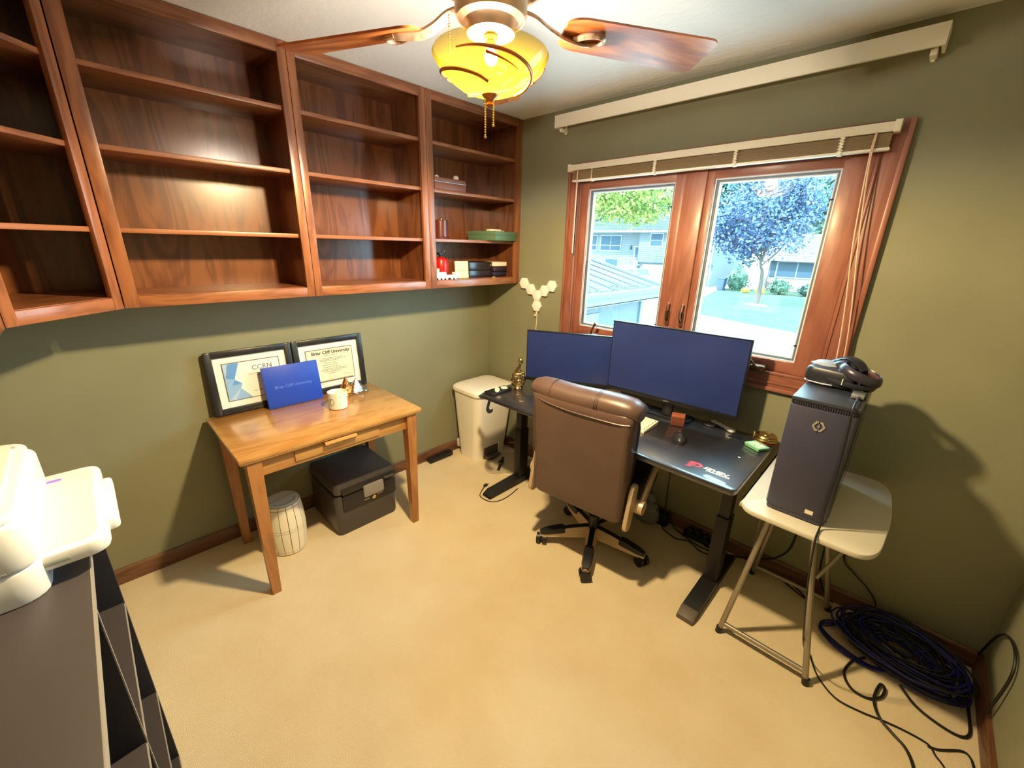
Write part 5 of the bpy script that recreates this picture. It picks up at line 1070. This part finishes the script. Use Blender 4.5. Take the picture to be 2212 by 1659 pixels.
# low house on the right
hs2 = thing('low_house', 'low house with a wide window and shallow grey roof behind the bushes', 'house', (-3, 48, G))
def e2(p): return (p[0] + 3, p[1] - 48, p[2] - G)
obj('wall', B().box(e2((-9.4, 48, G)), e2((8, 56, 1.05))), sid, hs2); obj('brick_band', B().box(e2((-9.42, 47.96, G)), e2((8, 48, -.95))), brickm, hs2)
r2 = obj('roof', B().prism([(e2((0, 47.3, 0))[1], e2((0, 0, .98))[2]), (e2((0, 52, 0))[1], e2((0, 0, 3.5))[2]), (e2((0, 57, 0))[1], e2((0, 0, .98))[2])], e2((-9.9, 0, 0))[0], e2((8.5, 0, 0))[0], 'x'), mat('pale_grey_shingles', srgb(88, 88, 89), .9), hs2)
obj('fascia', B().box(e2((-9.9, 47.2, .80)), e2((8.5, 47.34, 1.05))), trim_w, r2)
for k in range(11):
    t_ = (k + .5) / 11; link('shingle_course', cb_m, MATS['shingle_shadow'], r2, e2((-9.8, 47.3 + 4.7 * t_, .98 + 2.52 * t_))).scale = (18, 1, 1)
hwin(hs2, e2((-8.6, 0, 0))[0], e2((-5.2, 0, 0))[0], e2((0, 0, -.72))[2], e2((0, 0, .68))[2], e2((0, 48, 0))[1], mx=2)
hwin(hs2, e2((-3.6, 0, 0))[0], e2((-1.6, 0, 0))[0], e2((0, 0, -.5))[2], e2((0, 0, .6))[2], e2((0, 48, 0))[1])
obj('shutter', B().box(e2((-9.2, 47.93, -.75)), e2((-8.8, 48, .72))), dwin, hs2); obj('downspout', B().tube([e2((-9.5, 47.3, .85)), e2((-9.45, 47.8, .5)), e2((-9.45, 47.85, -.5)), e2((-9.45, 47.85, G))], .06, 6), trim_w, hs2)
# bushes, bin, fence, flowers, car
def bush(label, x, y, r, h, M, seed, n=900, size=.2, cat='bush'):
    t = thing(cat.replace(' ', '_'), label, cat, (x, y, G)); obj('stem', B().cyl((0, 0, 0), (0, 0, h * .5), .05, n=6), bark, t)
    obj('inner_mass', blob(B(), (0, 0, h * .45), (r * .8, r * .7, h * .42), seed), M, t); leaves('foliage', t, (0, 0, h * .5), (r, r * .85, h * .5), n, size, M, seed, 30); return t
bush('rounded green bush under the low house window, next to the tree trunk', -7.15, 43.6, 1.0, 1.45, green_leaf, 61); bush('rounded green bush at the right end of the low house window', -4.75, 43.9, 1.0, 1.25, dk_leaf, 62); bush('tall loose shrub beside the dark bin at the house corner', -11.0, 44.2, 1.1, 2.7, green_leaf, 63, 1200)
flm = mat('yellow_petals', srgb(187, 140, 32), .6)
bush('clump of yellow flowers just right of the lawn tree trunk', -8.3, 42, .42, .9, flm, 64, 300, .14, 'flower clump'); bush('small yellow flower clump left of the lawn tree trunk', -9.6, 42.3, .35, .6, flm, 65, 220, .12, 'flower clump')
wb3 = thing('wheelie_bin', 'dark wheeled bin beside the split-level house garage', 'bin', (-12.2, 43.2, G)); obj('bin_body', B().rings([[(p[0], p[1], z) for p in rrect(-.30 - .06 * t_, -.32 - .06 * t_, .30 + .06 * t_, .32 + .06 * t_, .05)] for z, t_ in ((.05, 0), (1.15, 1))]), mat('dark_blue_bin', srgb(44, 58, 78), .5), wb3); obj('bin_lid', B().box((-.40, -.42, 1.15), (.40, .40, 1.24), .03), MATS['dark_blue_bin'], wb3)
for s_ in (-.3, .3): obj('wheel', B().cyl((s_ - .03, .3, .1), (s_ + .03, .3, .1), .1, n=14), black_m, wb3)
fn = thing('board_fence', 'short pale board fence between the two houses', 'fence', (-10.3, 47.2, G)); fbm2 = B().box((0, 0, 0), (.17, .03, 1.9)).mesh('board')
for k in range(10): link('board', fbm2, mat('pale_fence_wood', srgb(151, 140, 127), .8), fn, (-.95 + k * .19, 0, 0))
obj('fence_rail', B().box((-.95, .03, .4), (.95, .07, .5)), MATS['pale_fence_wood'], fn); obj('fence_rail', B().box((-.95, .03, 1.4), (.95, .07, 1.5)), MATS['pale_fence_wood'], fn)
car = thing('parked_car', 'silver parked SUV in front of the split-level house', 'car', (-20.6, 41.4, G), -28)
carm = mat('silver_car_paint', srgb(206, 212, 214), .25, .3, coat=.6); carg = mat('dark_car_glass', srgb(40, 58, 72), .08)
side = [(-2.3, .45), (-2.35, .95), (-2.15, 1.05), (-1.75, 1.72), (.55, 1.74), (1.15, 1.12), (2.2, .98), (2.38, .75), (2.36, .42), (1.95, .35), (-1.9, .35)]
obj('car_body', B().prism(side, -.88, .88, 'y', .06), carm, car)
for s_ in (-.885, .885):
    sg = 1 if s_ > 0 else -1
    obj('side_window', B().prism([(-1.95, 1.12), (-1.66, 1.60), (-.75, 1.62), (-.78, 1.12)], s_, s_ + .012 * sg, 'y'), carg, car); obj('side_window', B().prism([(-.66, 1.12), (-.62, 1.62), (.46, 1.62), (.98, 1.12)], s_, s_ + .012 * sg, 'y'), carg, car)
    for x in (-1.4, 1.45): wo = obj('wheel', B().cyl((x, s_ - .14 * sg, .34), (x, s_ + .02 * sg, .34), .34, n=22), black_m, car); obj('hubcap', B().cyl((x, s_ + .015 * sg, .34), (x, s_ + .03 * sg, .34), .2, n=16), carm, wo)
    obj('door_mirror', B().box((.85, s_, 1.08), (1.0, s_ + .16 * sg, 1.22), .03), carm, car)
obj('windscreen', B().prism([(.60, 1.70), (1.16, 1.15), (1.19, 1.17), (.63, 1.73)], -.74, .74, 'y'), carg, car); obj('rear_glass', B().prism([(-2.12, 1.12), (-1.80, 1.66), (-1.83, 1.68), (-2.16, 1.14)], -.7, .7, 'y'), carg, car)
obj('headlamp', B().box((2.25, -.8, .78), (2.40, -.5, .92), .02).box((2.25, .5, .78), (2.40, .8, .92), .02), mat('lamp_glass', srgb(226, 236, 240), .1), car)

# own garage wing just outside, to the left of the window
gw = thing('garage_wing', 'nearby garage wing with a ribbed roof and white gutter at lower left of the window', 'building', (-4.5, 5.0, G))
def e3(p): return (p[0] + 4.5, p[1] - 5.0, p[2] - G)
pgm = mat('pale_garage_trim', srgb(84, 96, 100), .7); obj('wall', B().box(e3((-9.0, .6, G)), e3((-3.15, 8.8, .52))), mat('pale_garage_siding', srgb(66, 76, 82), .7), gw)  # garage wing trim: one even colour, darker than the house trim
def rfz(x): return .64 + (-2.75 - x) * .257
gr = obj('roof', B().prism([(e3((-2.72, 0, 0))[0], e3((0, 0, .60))[2]), (e3((-2.72, 0, 0))[0], e3((0, 0, .66))[2]), (e3((-6.4, 0, 0))[0], e3((0, 0, rfz(-6.4)))[2]), (e3((-9.5, 0, 0))[0], e3((0, 0, .66))[2]), (e3((-9.5, 0, 0))[0], e3((0, 0, .60))[2])], e3((0, .4, 0))[1], e3((0, 9.15, 0))[1], 'y'), mat('weathered_roof_grey', srgb(61, 65, 69), .9, col2=srgb(44, 47, 53), scale=3, stretch=(.3, 3, 1)), gw)
for k in range(12):
    y = 2.6 + k * .58; obj('roof_rib', B().prism([(e3((-2.80, 0, 0))[0], e3((0, 0, rfz(-2.80) - .01))[2]), (e3((-2.80, 0, 0))[0], e3((0, 0, rfz(-2.80) + .035))[2]), (e3((-6.35, 0, 0))[0], e3((0, 0, rfz(-6.35) + .035))[2]), (e3((-6.35, 0, 0))[0], e3((0, 0, rfz(-6.35) - .01))[2])], e3((0, y, 0))[1], e3((0, y + .07 + .05 * (k % 3), 0))[1], 'y'), mat('dark_roof_rib', srgb(29, 33, 40), .9), gr)
obj('rake_board', B().prism([(e3((-2.72, 0, 0))[0], e3((0, 0, .58))[2]), (e3((-2.72, 0, 0))[0], e3((0, 0, .70))[2]), (e3((-6.4, 0, 0))[0], e3((0, 0, rfz(-6.4) + .05))[2]), (e3((-6.4, 0, 0))[0], e3((0, 0, rfz(-6.4) - .10))[2])], e3((0, 9.15, 0))[1], e3((0, 9.28, 0))[1], 'y'), pgm, gw)
obj('gutter', B().prism([(e3((-2.72, 0, 0))[0], e3((0, 0, .66))[2]), (e3((-2.58, 0, 0))[0], e3((0, 0, .66))[2]), (e3((-2.60, 0, 0))[0], e3((0, 0, .58))[2]), (e3((-2.66, 0, 0))[0], e3((0, 0, .52))[2]), (e3((-2.72, 0, 0))[0], e3((0, 0, .52))[2])], e3((0, .4, 0))[1], e3((0, 9.3, 0))[1], 'y'), pgm, gw)
obj('fascia', B().box(e3((-2.74, .4, .36)), e3((-2.70, 9.25, .53))), pgm, gw); obj('soffit', B().box(e3((-3.2, .4, .34)), e3((-2.70, 9.2, .38))), pgm, gw)
lit = B(); rnd = random.Random(77)
for k in range(160):
    y = rnd.uniform(1.0, 9.0); x = -2.74 - abs(rnd.gauss(0, .14)); z = rfz(x) + .015; s_ = rnd.uniform(.02, .06)
    lit.box(e3((x - s_, y - s_, z)), e3((x + s_, y + s_, z + .02)))
o = obj('leaf_litter', lit, mat('dark_leaf_litter', srgb(70, 78, 88), .9), gw); o['kind'] = 'stuff'
obj('side_door', B().box(e3((-3.17, 5.3, G)), e3((-3.12, 6.6, .1))), mat('slate_blue_door', srgb(84, 104, 128), .6), gw)
hr = obj('hose_reel', B().tube([e3((-3.02 + .0 * k, 7.0 + .16 * math.cos(R(30 * k)), -.55 + .16 * math.sin(R(30 * k)))) for k in range(12)], .03, 8, 3, True), mat('pale_hose', srgb(196, 206, 206), .5), gw)
obj('corner_board', B().box(e3((-3.2, 8.7, G)), e3((-3.1, 8.82, .5))), pgm, gw)
